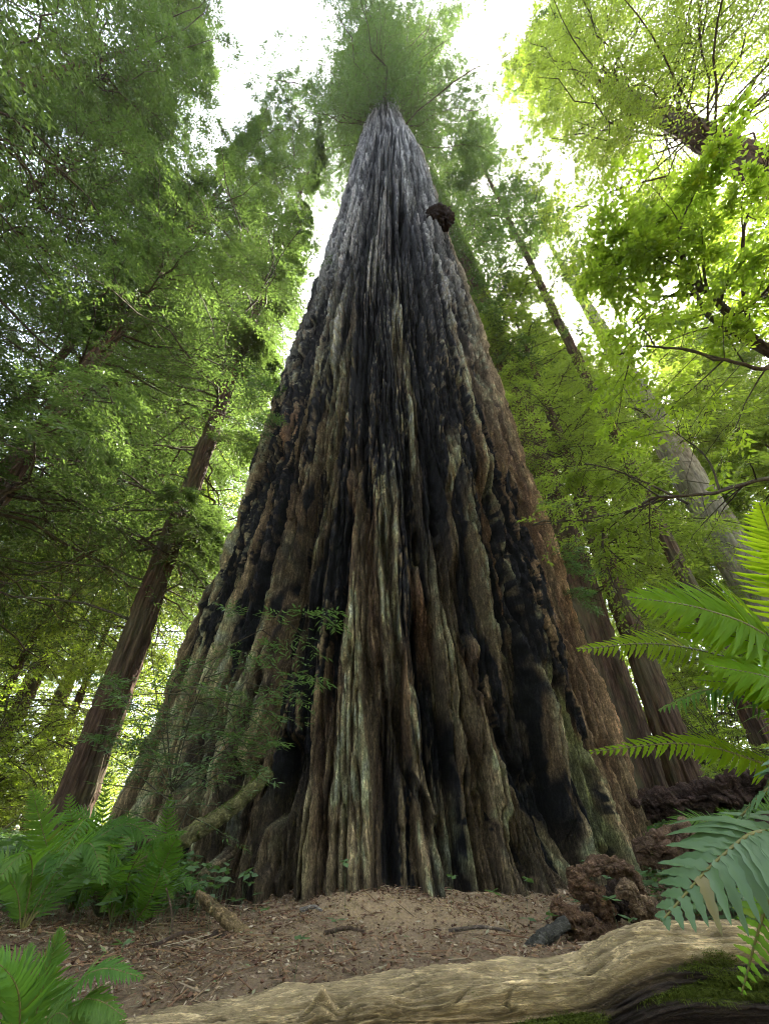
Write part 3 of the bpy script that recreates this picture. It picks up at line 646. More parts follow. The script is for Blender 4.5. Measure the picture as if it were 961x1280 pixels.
# the same forest goes on behind the viewer and shades the foot of the trunk
for src, x, y, rz, sc, lab in [(t_tr, 4.5, -8, 2, .8, 'redwood behind the viewpoint to the right'), (t_left, -1, -12, 3, .9, 'slim conifer straight behind the viewpoint'),
                          (t_far, 2, -16, 1, 1.3, 'bushy conifer far behind the viewpoint'), (t_far, -8, -15, 3, 1.3, 'bushy conifer behind the viewpoint on the left')]:
    again(src, (x, y, float(ground_h(x, y)) - .1), rz, sc, lab, 'trees behind the viewpoint')

# the wood that closes the view all round in front
def distant_forest():
    rng = RS(77); n = 420000; B = Bag()
    az = (rng.rand(n) - .5) * 2 * np.pi; az = az + .03 * np.sin(az * 40)
    d = 38 + 30 * rng.rand(n); top = 15 + 13 * (1 + pn(az * 9, d * .05, 5)) + 8 * pn(az * 31, d * .1, 6)
    z = top * rng.rand(n) ** .8
    x, y = d * np.sin(az), d * np.cos(az); dens = pn(az * 26, z * .35, 8) + .6 * pn(az * 60, z * .8, 9)
    k = dens > -.28; x, y, z = x[k], y[k], z[k]; m = len(x)
    P = np.stack([x, y, ground_h(x, y) + z], -1); D = unit(rng.randn(m, 3) * np.array([1, 1, .5]) - np.array([0, 0, .4]))
    v, q = leafquads(P, D, unit(rng.randn(m, 3) * .6 + np.array([0, 0, 1.0])), .42 * (.5 + rng.rand(m)), .2 * (.5 + rng.rand(m)))
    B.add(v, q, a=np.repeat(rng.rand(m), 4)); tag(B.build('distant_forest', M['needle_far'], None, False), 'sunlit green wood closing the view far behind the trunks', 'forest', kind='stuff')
distant_forest()

# broad leaved shrubs of the understorey
def shrub_geo(rng, H, R, nb, ll, lw, K=12, Sn=7, q=3, bow=.5):
    LB, TB = Bag(), Bag(); n = 9; tt = np.linspace(0, 1, n)
    az = np.arange(nb) * 2.4 + rng.rand(nb); L = H * (.6 + .5 * rng.rand(nb)); out = R * (.4 + .7 * rng.rand(nb))
    X = (np.cos(az) * out)[:, None] * tt ** 1.5; Y = (np.sin(az) * out)[:, None] * tt ** 1.5
    Z = L[:, None] * (tt * (1 + bow * .6) - bow * .6 * tt ** 2.5) - .1
    P = np.stack([X, Y, Z], -1) + np.cumsum(rng.randn(nb, n, 3) * .02 * H, 1) * tt[None, :, None]
    sprays(LB, TB, rng, P, L, .008 * L + .004, K, Sn, q, ll, lw, twl=.3, t0=.22, flat=.5, leafdrop=.15, tw_abs=.1)
    return LB, TB
def shrub(label, loc, H, R, nb, ll, lw, seed, leaf='broadleaf', group='broad leaved shrubs under the trees', name='shrub', **kw):
    root = tag(empty(name, loc), label, 'shrub', group); LB, TB = shrub_geo(RS(seed), H, R, nb, ll, lw, **kw)
    LB.build('leaves', M[leaf], root, smooth=False); TB.build('stems', M['twig'], root); return root
sh1 = shrub('bright leafy shrub at the left edge behind the ferns', at(-1.05, 7.0), 3.4, 1.7, 26, .06, .034, 31, K=16, Sn=8, q=4)
sh2 = shrub('low dark green shrub by the foot of the slim trunk', at(-.62, 10.0), 2.2, 1.6, 24, .07, .035, 32, leaf='needle_far', K=14, Sn=8, q=4)
for src, ta, Y, rz, sc, lab in [(sh1, -.82, 11, 1, 1.1, 'sunlit shrub between slim trunk and left edge'), (sh1, -1.3, 10, 2, 1.2, 'tall yellow green shrub further back on the left'),
        (sh2, -.9, 9, 3, 1.0, 'small shrub behind the fern clump on the left'), (sh1, -.62, 17, 4, 1.5, 'glowing shrub seen left of the giant trunk foot'),
        (sh1, .72, 12.5, 5, 1.0, 'glowing shrub in the gap right of the giant trunk foot'), (sh1, .88, 10, 6, .8, 'yellow green shrub behind the root plate'),
        (sh2, .78, 7.5, 1, .6, 'low shrub beside the root plate'), (sh1, 1.05, 14, 2, 1.4, 'tall shrub behind the bank on the right'),
        (sh2, 1.1, 8, 4, .9, 'dark shrub on the bank at the right edge'), (sh1, -1.6, 13, 5, 1.5, 'big bright shrub at the far left edge'),
        (sh1, .62, 18, 3, 1.5, 'distant glowing shrub right behind the ribbed redwood')]:
    again(src, at(ta, Y, -.05), rz, sc, lab, 'broad leaved shrubs under the trees')

# ---- leaning understorey trees at the right, their limbs reaching into the view
def px_limbs(root, limbs, seed, leaf, ll, lw, K, Sn, q, rb, sub=5, subL=.9, **kw):
    rng = RS(seed); LB, TB = Bag(), Bag(); o = np.array(root.location)
    Ps, Ls, Rb = [], [], []
    for pts, r in limbs:
        P = spline(np.array(pts), 33); L = np.linalg.norm(np.diff(P, axis=0), axis=1).sum()
        P = P + np.cumsum(rng.randn(33, 3) * .004 * L, 0) * np.linspace(0, 1, 33)[:, None]
        v, qd, t = tube(P - o, np.linspace(r, r * .25, 33), 8); TB.add(v, qd, t)
        Ps.append(P[::4] - o); Ls.append(L); Rb.append(r)
        for k in range(sub):
            i = rng.randint(6, 31); a = P[i]; tn = unit(P[i + 1] - P[i]) if i < 32 else unit(P[i] - P[i - 1])
            l = subL * (.5 + .8 * rng.rand()); sd = unit(np.cross(tn, [0, 0, 1.0])) * rng.choice([-1, 1])
            d = unit(tn * .6 + sd * .8 + rng.randn(3) * .35); q9 = np.linspace(0, 1, 9)[:, None]
            Q = a + d * l * q9 + np.array([0, 0, -.25 * l]) * q9 ** 2 + np.cumsum(rng.randn(9, 3) * .02 * l, 0) * q9
            Ps.append(Q - o); Ls.append(l); Rb.append(r * .35)
    P = np.array(Ps)[:, :9]; P = np.stack([p if len(p) == 9 else spline(p, 9) for p in P])
    sprays(LB, TB, rng, P, np.array(Ls), np.array(Rb), K, Sn, q, ll, lw, limb_sticks=True, **kw)
    LB.build('leaves', M[leaf], root, smooth=False); TB.build('branches', M['twig'], root)
r1 = tag(empty('understorey_tree', (6.6, 2.3, .6)), 'leaning broad leaved tree with two dark stems at the right edge', 'tree', G_R)
o1 = (6.6, 2.3, .5)
px_limbs(r1, [([o1, (6.0, 2.6, 3.0), W(975, 450, 5.2), W(905, 400, 5.3), W(866, 368, 5.4), W(835, 320, 5.6), W(800, 270, 5.8)], .07),
              ([W(965, 445, 5.2), W(890, 400, 5.6), W(850, 350, 5.9), W(790, 330, 6.2), W(740, 300, 6.5)], .04),
              ([W(940, 430, 5.2), W(925, 330, 5.2), W(930, 260, 5.3), W(950, 210, 5.4)], .03),
              ([W(866, 368, 5.4), W(850, 300, 5.2), W(870, 240, 5.2)], .025), ([W(866, 368, 5.4), W(800, 370, 5.8), W(750, 345, 6.0)], .025),
              ([W(905, 400, 5.3), W(940, 380, 5.0), W(990, 330, 4.8)], .025),
              ([o1, (6.4, 2.6, 2.4), W(1000, 470, 5), W(961, 462, 4.9), W(900, 458, 4.9), W(820, 455, 5.1), W(785, 470, 5.2)], .035)],
         61, 'broadleaf', .085, .042, 14, 6, 4, .02, sub=7, subL=1.2, twl=.22, flat=.45, tw_abs=.10, clump=-.1)
r2 = tag(empty('understorey_tree', (5.2, 3.2, .4)), 'dark arching bough with hanging side twig above the green ferns', 'tree', G_R)
o2 = (5.2, 3.2, .4)
px_limbs(r2, [([o2, (5.0, 3.3, 2.2), W(1010, 600, 4.7), W(961, 602, 4.6), W(900, 615, 4.6), W(860, 630, 4.6), W(800, 637, 4.7), W(750, 655, 4.8), W(690, 668, 4.9), W(645, 672, 5.0)], .03),
              ([W(800, 637, 4.7), W(765, 645, 4.7), W(752, 662, 4.7), W(753, 690, 4.6), W(765, 730, 4.5), W(792, 765, 4.4)], .014),
              ([W(860, 630, 4.6), W(800, 600, 5.0), W(740, 580, 5.3), W(700, 585, 5.5)], .014),
              ([W(900, 615, 4.6), W(880, 570, 4.9), W(830, 530, 5.2)], .014)],
         62, 'needle_far', .05, .024, 12, 6, 4, .02, sub=8, subL=.8, twl=.2, flat=.4, tw_abs=.12)

#@@FORE@@
# ------------------------------------------------------------------ ferns
def frond(parent, base, ctrl, tip, n, pl, pw, seed, mat, droop=.25, nrm=None, ang=28, wave=.18, name='frond', peak=.38, bare=.08):
    """one frond: rachis from base over ctrl points to tip, n pairs of toothed pinnae"""
    rng = RS(seed); o = np.array(parent.location)
    P = spline(np.array([base] + list(ctrl) + [tip]), 60) - o; T, _, _ = frames(P)
    L = np.linalg.norm(np.diff(P, axis=0), axis=1).sum()
    N0 = np.array([0, 0, 1.0]) if nrm is None else unit(np.array(nrm, float))
    t = bare + (1 - bare) * (np.arange(n) + .5) / n; t = t ** .94
    i = np.clip(t * 59, 0, 58.999); k = i.astype(int); f = (i - k)[:, None]
    pc = P[k] * (1 - f) + P[k + 1] * f; tc = unit(T[k] * (1 - f) + T[k + 1] * f)
    S = unit(np.cross(tc, N0)); Nn = np.cross(S, tc)
    u_ = (t - bare) / (1 - bare); prof = np.minimum((.35 + u_ / peak * .65), 1) * np.clip((1 - u_) / (1 - peak), 0, 1) ** .75 + .04
    st = 9; us = np.linspace(0, 1, st); Vs, Qs, A = [], [], []
    wprof = np.array([.55, 1.0, .95, .88, .8, .68, .52, .32, .0]) * (1 + .16 * np.where(np.arange(st) % 2, 1, -1)); wprof[-1] = 0; wprof[1] = 1.15
    cnt = 0
    for sg in (1, -1):
        a = math.radians(ang) + rng.randn(n) * .05 + .25 * u_
        d = unit(S * sg * np.cos(a)[:, None] + tc * np.sin(a)[:, None])
        ln = pl * prof * (1 + rng.randn(n) * .06)
        dr = droop * (1 + .5 * rng.randn(n)); tw = rng.randn(n) * wave
        w_ = unit(np.cross(d, Nn)); w_ = unit(w_ * np.cos(tw)[:, None] + Nn * np.sin(tw)[:, None])
        cen = pc[:, None] + d[:, None] * (ln[:, None] * us)[..., None] - Nn[:, None] * (ln[:, None] * dr[:, None] * us ** 2)[..., None] \
            + tc[:, None] * (ln[:, None] * .12 * us ** 2)[..., None]
        hw = (pw * .5 * (.55 + .45 * prof))[:, None] * wprof; up = Nn[:, None] * (hw * .35)[..., None]
        row = np.stack([cen + w_[:, None] * hw[..., None] + up, cen, cen - w_[:, None] * hw[..., None] + up], 2)  # n,st,3,3
        Vs.append(row.reshape(-1, 3))
        g = grid_faces(st, 3); Qs.append((np.arange(n)[:, None, None] * st * 3 + g).reshape(-1, 4) + cnt); cnt += n * st * 3
        A.append(np.repeat(np.clip(rng.rand() * .4 + rng.rand(n) * .6, 0, 1), st * 3))
    fr = mesh(name, np.concatenate(Vs), np.concatenate(Qs), mat, parent, {'rnd': np.concatenate(A)})
    v, q, c = tube(P, np.linspace(.0042, .001, 60) * (L / .6) ** .5, 5)
    mesh('rachis', v, [q, c], M['rachis'], fr, {'rnd': np.zeros(len(v))})
    return fr
def fern(label, root_at, group='ferns in the foreground', cat='fern'):
    return tag(empty('fern', tuple(root_at)), label, cat, group)
def gz(p, dz=0): return np.array([p[0], p[1], float(ground_h(p[0], p[1])) + dz])
def wild_fronds(root, k, L, pl, pw, seed, mat, az=None, n=34, lift=.75):
    rng = RS(seed); o = np.array(root.location)
    for j in range(k):
        a = j * 2.4 + rng.rand() * .5 if az is None else az[0] + (az[1] - az[0]) * (j + rng.rand() * .6) / k
        l = L * (.7 + .5 * rng.rand()); d = np.array([math.cos(a), math.sin(a), 0]); up = lift * (.7 + .5 * rng.rand())
        frond(root, o, [o + d * l * .22 + np.array([0, 0, l * up * .55]), o + d * l * .55 + np.array([0, 0, l * up * .78])],
              o + d * l * .95 + np.array([0, 0, l * up * .45 - l * .1 * rng.rand()]), n, pl * (.8 + .4 * rng.rand()), pw, seed * 31 + j, mat, nrm=(0, -.8, .8))
FN, FB = M['fern'], M['fern_blue']
# left clump
f1 = fern('tall upright fern clump at the left below the slim trunk', gz(W(92, 1125, 3.0)))
B0 = np.array(f1.location)
frond(f1, B0, [W(96, 1085, 2.95)], W(86, 992, 3.0), 38, .17, .022, 1, FN, nrm=(.1, -1, .25), ang=12)
frond(f1, B0, [W(120, 1090, 2.9)], W(133, 968, 2.95), 36, .14, .02, 2, FN, nrm=(.1, -1, .3), ang=15)
frond(f1, B0, [W(112, 1078, 2.8), W(136, 1058, 2.75)], W(163, 1098, 2.7), 34, .15, .02, 3, FN)
frond(f1, B0, [W(60, 1080, 2.7)], W(8, 1092, 2.6), 34, .16, .02, 4, FN)
frond(f1, B0, [W(70, 1095, 2.6), W(35, 1100, 2.5)], W(18, 1160, 2.4), 34, .15, .02, 5, FN)
frond(f1, B0, [W(60, 1060, 2.8)], W(40, 985, 2.8), 38, .16, .022, 7, FN, nrm=(.1, -1, .2), ang=12)
frond(f1, B0, [W(118, 1085, 2.85)], W(165, 1015, 2.9), 36, .14, .02, 8, FN, nrm=(.1, -1, .2), ang=15)
wild_fronds(f1, 3, .85, .14, .02, 6, FN)
f2 = fern('arching fern beside the mossy leaning branch', gz(W(165, 1150, 2.7)))
B0 = np.array(f2.location)
frond(f2, B0, [W(160, 1100, 2.6), W(190, 1052, 2.5)], W(234, 1040, 2.4), 40, .15, .02, 11, FN, nrm=(.2, -.6, 1))
frond(f2, B0, [W(185, 1130, 2.5), W(205, 1080, 2.4)], W(222, 1045, 2.35), 36, .15, .022, 12, FN, nrm=(.5, -1, .1), ang=10)
frond(f2, B0, [W(200, 1080, 2.7)], W(214, 992, 2.8), 34, .13, .02, 13, FN, nrm=(.1, -1, .1), ang=15)
frond(f2, B0, [W(130, 1110, 2.6), W(110, 1090, 2.5)], W(70, 1120, 2.4), 34, .13, .02, 14, FN)
wild_fronds(f2, 3, .6, .11, .018, 15, FN)
f3 = fern('bright low fern in the bottom left corner', gz(W(45, 1300, 1.3)))
B0 = np.array(f3.location)
frond(f3, B0, [W(52, 1245, 1.25)], W(76, 1160, 1.3), 32, .085, .015, 21, FN, nrm=(-.2, -1, .5))
frond(f3, B0, [W(85, 1250, 1.25), W(125, 1212, 1.22)], W(180, 1222, 1.2), 34, .07, .013, 22, FN, nrm=(0, -.8, 1))
frond(f3, B0, [W(25, 1250, 1.2)], W(-14, 1190, 1.15), 30, .09, .015, 23, FN, nrm=(.2, -1, .5))
frond(f3, B0, [W(65, 1272, 1.2)], W(108, 1296, 1.15), 26, .07, .014, 24, FN, nrm=(0, -1, .8))
frond(f3, B0, [W(18, 1262, 1.25)], W(38, 1180, 1.35), 30, .08, .015, 26, FN, nrm=(-.3, -1, .4))
frond(f3, B0, [W(90, 1268, 1.2), W(120, 1250, 1.18)], W(158, 1272, 1.15), 28, .06, .012, 27, FN, nrm=(0, -.7, 1))
wild_fronds(f3, 7, .34, .085, .014, 25, FN)
f4 = fern('dark bluish fern at the left edge of the clump', gz(W(20, 1185, 2.15)))
wild_fronds(f4, 8, .6, .14, .021, 31, FN)
f5 = fern('small fern on the duff between the left clump and the corner fern', gz(W(130, 1190, 2.5)))
wild_fronds(f5, 8, .48, .10, .017, 41, FN, n=30)
f6 = fern('fern behind the mossy leaning branch at the trunk foot', gz(W(140, 1060, 4.2)))
wild_fronds(f6, 9, .8, .15, .022, 51, FN)
# right: near ferns leaning in from the edge
FR = leaf_mat('fern_glow', (.10, .19, .008), (.13, .24, .012), (.48, .68, .02), .6, .6, .1, dead=(.25, .19, .04))
f7 = fern('large bright green fern reaching in from the right edge above the log', (2.15, 1.85, float(ground_h(2.15, 1.85))))
B0 = np.array(f7.location)
frond(f7, B0, [W(1060, 930, 1.75), W(940, 838, 1.65), W(830, 806, 1.6)], W(720, 812, 1.58), 56, .15, .020, 61, FR, nrm=(-.35, -1, .35), ang=24, wave=.1)
frond(f7, B0, [W(1080, 900, 1.7), W(965, 800, 1.55), W(880, 762, 1.5)], W(784, 746, 1.5), 54, .24, .026, 62, FR, nrm=(-.35, -1, .2), ang=24, wave=.1)
frond(f7, B0, [W(1060, 880, 1.7), W(1010, 770, 1.6), W(975, 700, 1.6)], W(948, 628, 1.6), 50, .22, .026, 63, FR, nrm=(-.5, -1, .1), ang=20, wave=.1)
frond(f7, B0, [W(1060, 1000, 1.6), W(961, 958, 1.5), W(860, 930, 1.5)], W(735, 940, 1.5), 52, .11, .018, 64, FR, nrm=(-.3, -1, .5), wave=.12)
frond(f7, B0, [W(1060, 960, 1.7), W(961, 880, 1.6), W(890, 862, 1.6)], W(822, 888, 1.6), 40, .13, .018, 65, FN, nrm=(-.2, -.6, 1), wave=.12, droop=.5)
frond(f7, B0, [W(1080, 950, 1.5), W(990, 860, 1.4)], W(880, 830, 1.4), 48, .22, .024, 66, FR, nrm=(-.3, -1, .4), wave=.1)
frond(f7, B0, [W(1070, 930, 1.6), W(1000, 850, 1.5), W(930, 800, 1.5)], W(845, 790, 1.5), 50, .20, .024, 67, FR, nrm=(-.35, -1, .3), wave=.1)
frond(f7, B0, [W(1080, 980, 1.55), W(1010, 900, 1.5), W(950, 860, 1.5)], W(870, 850, 1.5), 46, .18, .024, 68, FR, nrm=(-.3, -1, .5), wave=.15)
f8 = fern('blue green sword fern drooping over the right end of the log', (1.25, .95, float(ground_h(1.25, .95))))
B0 = np.array(f8.location)
frond(f8, B0, [W(1050, 1090, .95), W(961, 1040, .88), W(900, 1072, .84)], W(826, 1152, .80), 17, .145, .030, 71, FB, nrm=(-.15, -.75, 1), droop=.3, ang=20, wave=.1, peak=.3, bare=.35)
frond(f8, B0, [W(1040, 1100, 1.0), W(985, 1080, .95), W(955, 1140, .93)], W(926, 1243, .95), 26, .085, .020, 72, FN, nrm=(-.6, -1, .4), ang=15, bare=.25)
frond(f8, B0, [W(1080, 1010, .95), W(1000, 960, .9)], W(905, 1040, .95), 20, .09, .022, 73, FB, nrm=(0, -.5, 1), bare=.3)
f9 = fern('fern growing on the bank behind the root plate', gz(W(930, 1010, 3.6)))
wild_fronds(f9, 11, .75, .15, .022, 81, FN)
f10 = fern('fern hanging from the bank at the right edge', gz(W(975, 1040, 2.4)))
wild_fronds(f10, 9, .55, .12, .02, 91, FB)
f11 = fern('small fern between the root plate and the giant trunk', gz(W(835, 1030, 4.4)))
wild_fronds(f11, 8, .5, .11, .02, 92, FN)

# ------------------------------------------------------------------ sapling in front of the trunk's left flank
sp = tag(empty('redwood_sapling', tuple(gz(W(205, 1085, 3.0)))), 'thin feathery redwood sapling in front of the left side of the giant trunk', 'sapling')
def feather(root, limbs, seed, ll, lw, K, Sn, q, mat, rb=.006):
    rng = RS(seed); o = np.array(root.location); LB, TB = Bag(), Bag()
    P = np.stack([spline(np.array(p), 9) for p in limbs]) - o; L = np.linalg.norm(np.diff(P, axis=1), axis=2).sum(1)
    sprays(LB, TB, rng, P, L, np.full(len(P), rb), K, Sn, q, ll, lw, twl=.22, t0=.22, leafdrop=.12, clump=-.5, flat=.25, tw_abs=.07, spread=1.25)
    LB.build('leaves', mat, root, smooth=False); TB.build('stems', M['twig'], root)
o = np.array(sp.location); hub = W(215, 990, 2.8)
feather(sp, [[o, hub, W(235, 880, 2.6), W(262, 800, 2.5)], [o, hub, W(265, 900, 2.5), W(330, 830, 2.4), W(380, 790, 2.35)], [hub, W(250, 860, 2.5), W(300, 800, 2.4), W(412, 762, 2.35)],
             [hub, W(200, 900, 2.7), W(190, 820, 2.7), W(188, 760, 2.7)], [hub, W(250, 940, 2.5), W(300, 890, 2.4), W(395, 832, 2.4)], [hub, W(180, 930, 2.7), W(120, 915, 2.7)],
             [hub, W(210, 880, 2.6), W(240, 830, 2.5), W(330, 812, 2.5)], [hub, W(250, 960, 2.5), W(290, 930, 2.45), W(340, 880, 2.45)], [o, W(240, 1000, 2.6), W(300, 950, 2.5), W(318, 930, 2.5)],
             [hub, W(225, 930, 2.6), W(260, 850, 2.5), W(300, 770, 2.5)], [hub, W(200, 960, 2.6), W(160, 880, 2.7), W(140, 850, 2.8)]], 5, .045, .010, 17, 8, 5, M['sapling'])
# shoots growing from the giant's own bark
def px_surf(px, py, off=0.0):
    th, z = px_trunk(px, py); r = float(RZ(z)) + off
    return np.array([CZ(z) + r * math.sin(th) + TX - .1, TY - r * math.cos(th), z])
def shoot(px, py, k, L, seed):
    rng = RS(seed); b0 = px_surf(px, py, -.02); out = unit(b0 - np.array([TX, TY, b0[2]])); LB, TB = Bag(), Bag(); n = 9; q = np.linspace(0, 1, n)[:, None]
    Ps = [b0 + unit(out + rng.randn(3) * .5 + np.array([0, 0, .2])) * L * (.6 + .6 * rng.rand()) * q - np.array([0, 0, L * .35]) * q ** 2 for _ in range(k)]
    P = np.stack(Ps) - np.array(GIANT.location)
    sprays(LB, TB, rng, P, np.full(k, L), np.full(k, .008), 12, 6, 4, .05 + .02 * L, .014 + .006 * L, twl=.3)
    c = LB.build('shoot', M['sapling'], GIANT, smooth=False); TB.build('stems', M['twig'], c)
shoot(338, 505, 5, 1.3, 1); shoot(345, 540, 3, .8, 2); shoot(690, 640, 3, .6, 3); shoot(722, 690, 3, .5, 4); shoot(735, 735, 4, .5, 5)
# burl hanging from the right edge of the trunk high up
th_, z_ = px_trunk(548, 272)
def lump(c, rad, seed, amp=.3, fr=1.5, n=48, ridg=0, squash=1.0):
    u = np.linspace(0, np.pi, n); v = np.linspace(0, 2 * np.pi, 2 * n, endpoint=False); U, Vv = np.meshgrid(u, v, indexing='ij')
    d = np.stack([np.sin(U) * np.cos(Vv), np.sin(U) * np.sin(Vv), np.cos(U)], -1)
    q = d * fr
    nz = pn(q[..., 0] + 3 * q[..., 2], q[..., 1] - 1.3 * q[..., 2], seed) + .5 * pn(2.3 * q[..., 0] + 2 * q[..., 1], 2.3 * q[..., 2], seed + 1) + .3 * pn(6 * q[..., 0] + 2 * q[..., 1], 6 * q[..., 2] - q[..., 1], seed + 2)
    if ridg: nz = nz + ridg * (.5 - np.abs(pn(3.4 * q[..., 0] + q[..., 1], 3.2 * q[..., 2] + .7 * q[..., 1], seed + 5)) * 2)
    r = 1 + amp * nz; V = d * r[..., None] * np.array(rad) + np.array(c)
    return V.reshape(-1, 3), grid_faces(n, 2 * n, True), nz
bp = px_surf(550, 276, .18) - np.array(GIANT.location)
bp = px_surf(547, 275, .02) - np.array(GIANT.location)
V, Q, nz = lump(bp, (.50, .42, .62), 5, .30, 2.3, ridg=.25)
mesh('burl', V, Q, M['rot'], GIANT, {'bark': np.tile([.035, .024, .02], (len(V), 1))})['label'] = 'dark burl on the upper right edge of the trunk'

# ------------------------------------------------------------------ fallen log across the foreground
def hair(P, D, L, Wd, rng):
    N = unit(np.cross(D, rng.randn(len(P), 3))); return leafquads(P, D, N, L, Wd)
lg = tag(empty('fallen_log', (0, 2.3, float(ground_h(0, 2.3)))), 'long pale weathered log with mossy front lying across the foreground', 'log')
LP = np.array([W(-60, 1440, 1.40), W(100, 1362, 1.44), W(300, 1328, 1.50), W(420, 1304, 1.52), W(540, 1290, 1.55), W(650, 1282, 1.58), W(745, 1270, 1.60), W(820, 1236, 1.60), W(905, 1232, 1.58), W(1010, 1236, 1.58), W(1150, 1245, 1.58)])
nr, ns = 900, 300
Pc = spline(LP, nr); Tn, Nf, Bf = frames(Pc); Lc = np.concatenate([[0], np.cumsum(np.linalg.norm(np.diff(Pc, axis=0), axis=1))])
a = np.linspace(0, 2 * np.pi, ns, endpoint=False)
Rl = np.interp(np.linspace(0, 1, nr), [0, .2, .45, .6, .72, .85, 1], [.135, .14, .155, .15, .165, .17, .17])
dirs = np.cos(a)[None, :, None] * Nf[:, None] + np.sin(a)[None, :, None] * Bf[:, None]
upn = dirs[..., 2]; frn = -dirs[..., 1]
A_, L_ = np.meshgrid(a, Lc); ca_, sa_ = np.cos(A_), np.sin(A_)
g1 = pn(L_ * 1.1 + ca_ * .8, sa_ * 2.2 + 7, 1); g2 = pn(L_ * 2.2 + ca_, A_ * 5 + .8 * g1, 2); g3 = pn(L_ * 5, A_ * 16 + 1.5 * g1, 3); g4 = pn(L_ * 12, A_ * 40, 4)
crk = np.clip(1 - np.abs(pn(L_ * .9, A_ * 4 + 1.4 * g1, 6)) / .07, 0, 1)
crk2 = np.clip(1 - np.abs(pn(L_ * 2.2, A_ * 11 + 2 * g1, 61)) / .10, 0, 1) * sm(-.2, .3, pn(L_ * 3, A_ * 2, 62)); g5 = pn(L_ * 9, A_ * 26 + g2, 63)
dl = .020 * g1 + .010 * g2 + .007 * g3 + .004 * g4 + .002 * np.tanh(9 * g5) + .006 * np.tanh(10 * pn(L_ * 3.2, A_ * 8 + 1.5 * g1, 64)) - .012 * crk2 + .003 * pn(L_ * 60, A_ * 50, 65) - .022 * crk + .01 * np.tanh(8 * pn(L_ * 1.6, A_ * 2.4, 7))
seam = np.abs(sm(0, .25, A_) * sm(2 * np.pi, 2 * np.pi - .25, A_)); 
# broken stub and hollows on top
def kn(px, py, zc, hh, wx): 
    p = W(px, py, zc); d = np.linalg.norm(Pc - p, axis=1); i = d.argmin(); rel = unit(p - Pc[i]); an = math.atan2(rel @ Bf[i], rel @ Nf[i])
    da = np.angle(np.exp(1j * (A_ - an))) * .16; return hh * np.exp(-((L_ - Lc[i]) ** 2 + da ** 2) / wx ** 2)
stub = kn(398, 1225, 1.5, .055, .035) + kn(402, 1222, 1.5, .035, .014) - kn(425, 1240, 1.5, .03, .03) + kn(470, 1245, 1.45, .02, .08)
dl = dl * seam + stub
V = Pc[:, None] + (Rl[:, None] + dl)[..., None] * dirs
right_end = sm(.66, .76, np.linspace(0, 1, nr))[:, None]
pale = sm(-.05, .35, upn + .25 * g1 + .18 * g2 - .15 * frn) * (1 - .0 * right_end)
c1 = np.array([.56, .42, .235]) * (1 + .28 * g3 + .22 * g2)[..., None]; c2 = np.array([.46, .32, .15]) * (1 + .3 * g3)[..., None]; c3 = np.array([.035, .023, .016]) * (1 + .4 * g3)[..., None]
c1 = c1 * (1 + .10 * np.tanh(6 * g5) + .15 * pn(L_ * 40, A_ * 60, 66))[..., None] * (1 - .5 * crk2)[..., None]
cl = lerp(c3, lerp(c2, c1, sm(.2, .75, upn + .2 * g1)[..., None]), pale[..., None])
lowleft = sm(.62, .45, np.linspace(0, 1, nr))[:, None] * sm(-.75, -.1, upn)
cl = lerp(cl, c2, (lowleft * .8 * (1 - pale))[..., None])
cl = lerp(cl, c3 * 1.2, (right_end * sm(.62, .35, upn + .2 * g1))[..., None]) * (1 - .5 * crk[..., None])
mossf = sm(.05, .4, pn(L_ * 2.2, A_ * 3, 15) + .12 - np.abs(upn - .1) * 1.2) * sm(.35, .48, np.linspace(0, 1, nr))[:, None] * (frn > -.2)
cl = lerp(cl, np.array([.08, .10, .02]), (mossf * .75)[..., None])
ends_V, Qg = V.reshape(-1, 3) - np.array(lg.location), grid_faces(nr, ns, True)
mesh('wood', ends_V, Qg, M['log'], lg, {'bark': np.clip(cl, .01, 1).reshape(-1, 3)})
rng = RS(9); B = Bag()
wgt = (mossf * (frn > .1)).ravel(); wgt = wgt / wgt.sum(); idx = rng.choice(len(wgt), 26000, p=wgt)
Pm = ends_V[idx]; Dm = unit(dirs.reshape(-1, 3)[idx] * (.5 + .5 * rng.rand(len(idx), 1)) + rng.randn(len(idx), 3) * .5 - np.array([0, 0, .55]))
v, q = hair(Pm - Dm * .003, Dm, (.010 + .022 * rng.rand(len(idx)) ** 2) * 1.0, .0022, rng); B.add(v, q, a=np.repeat(rng.rand(len(idx)), 4))
B.build('moss', M['moss'], lg, False)

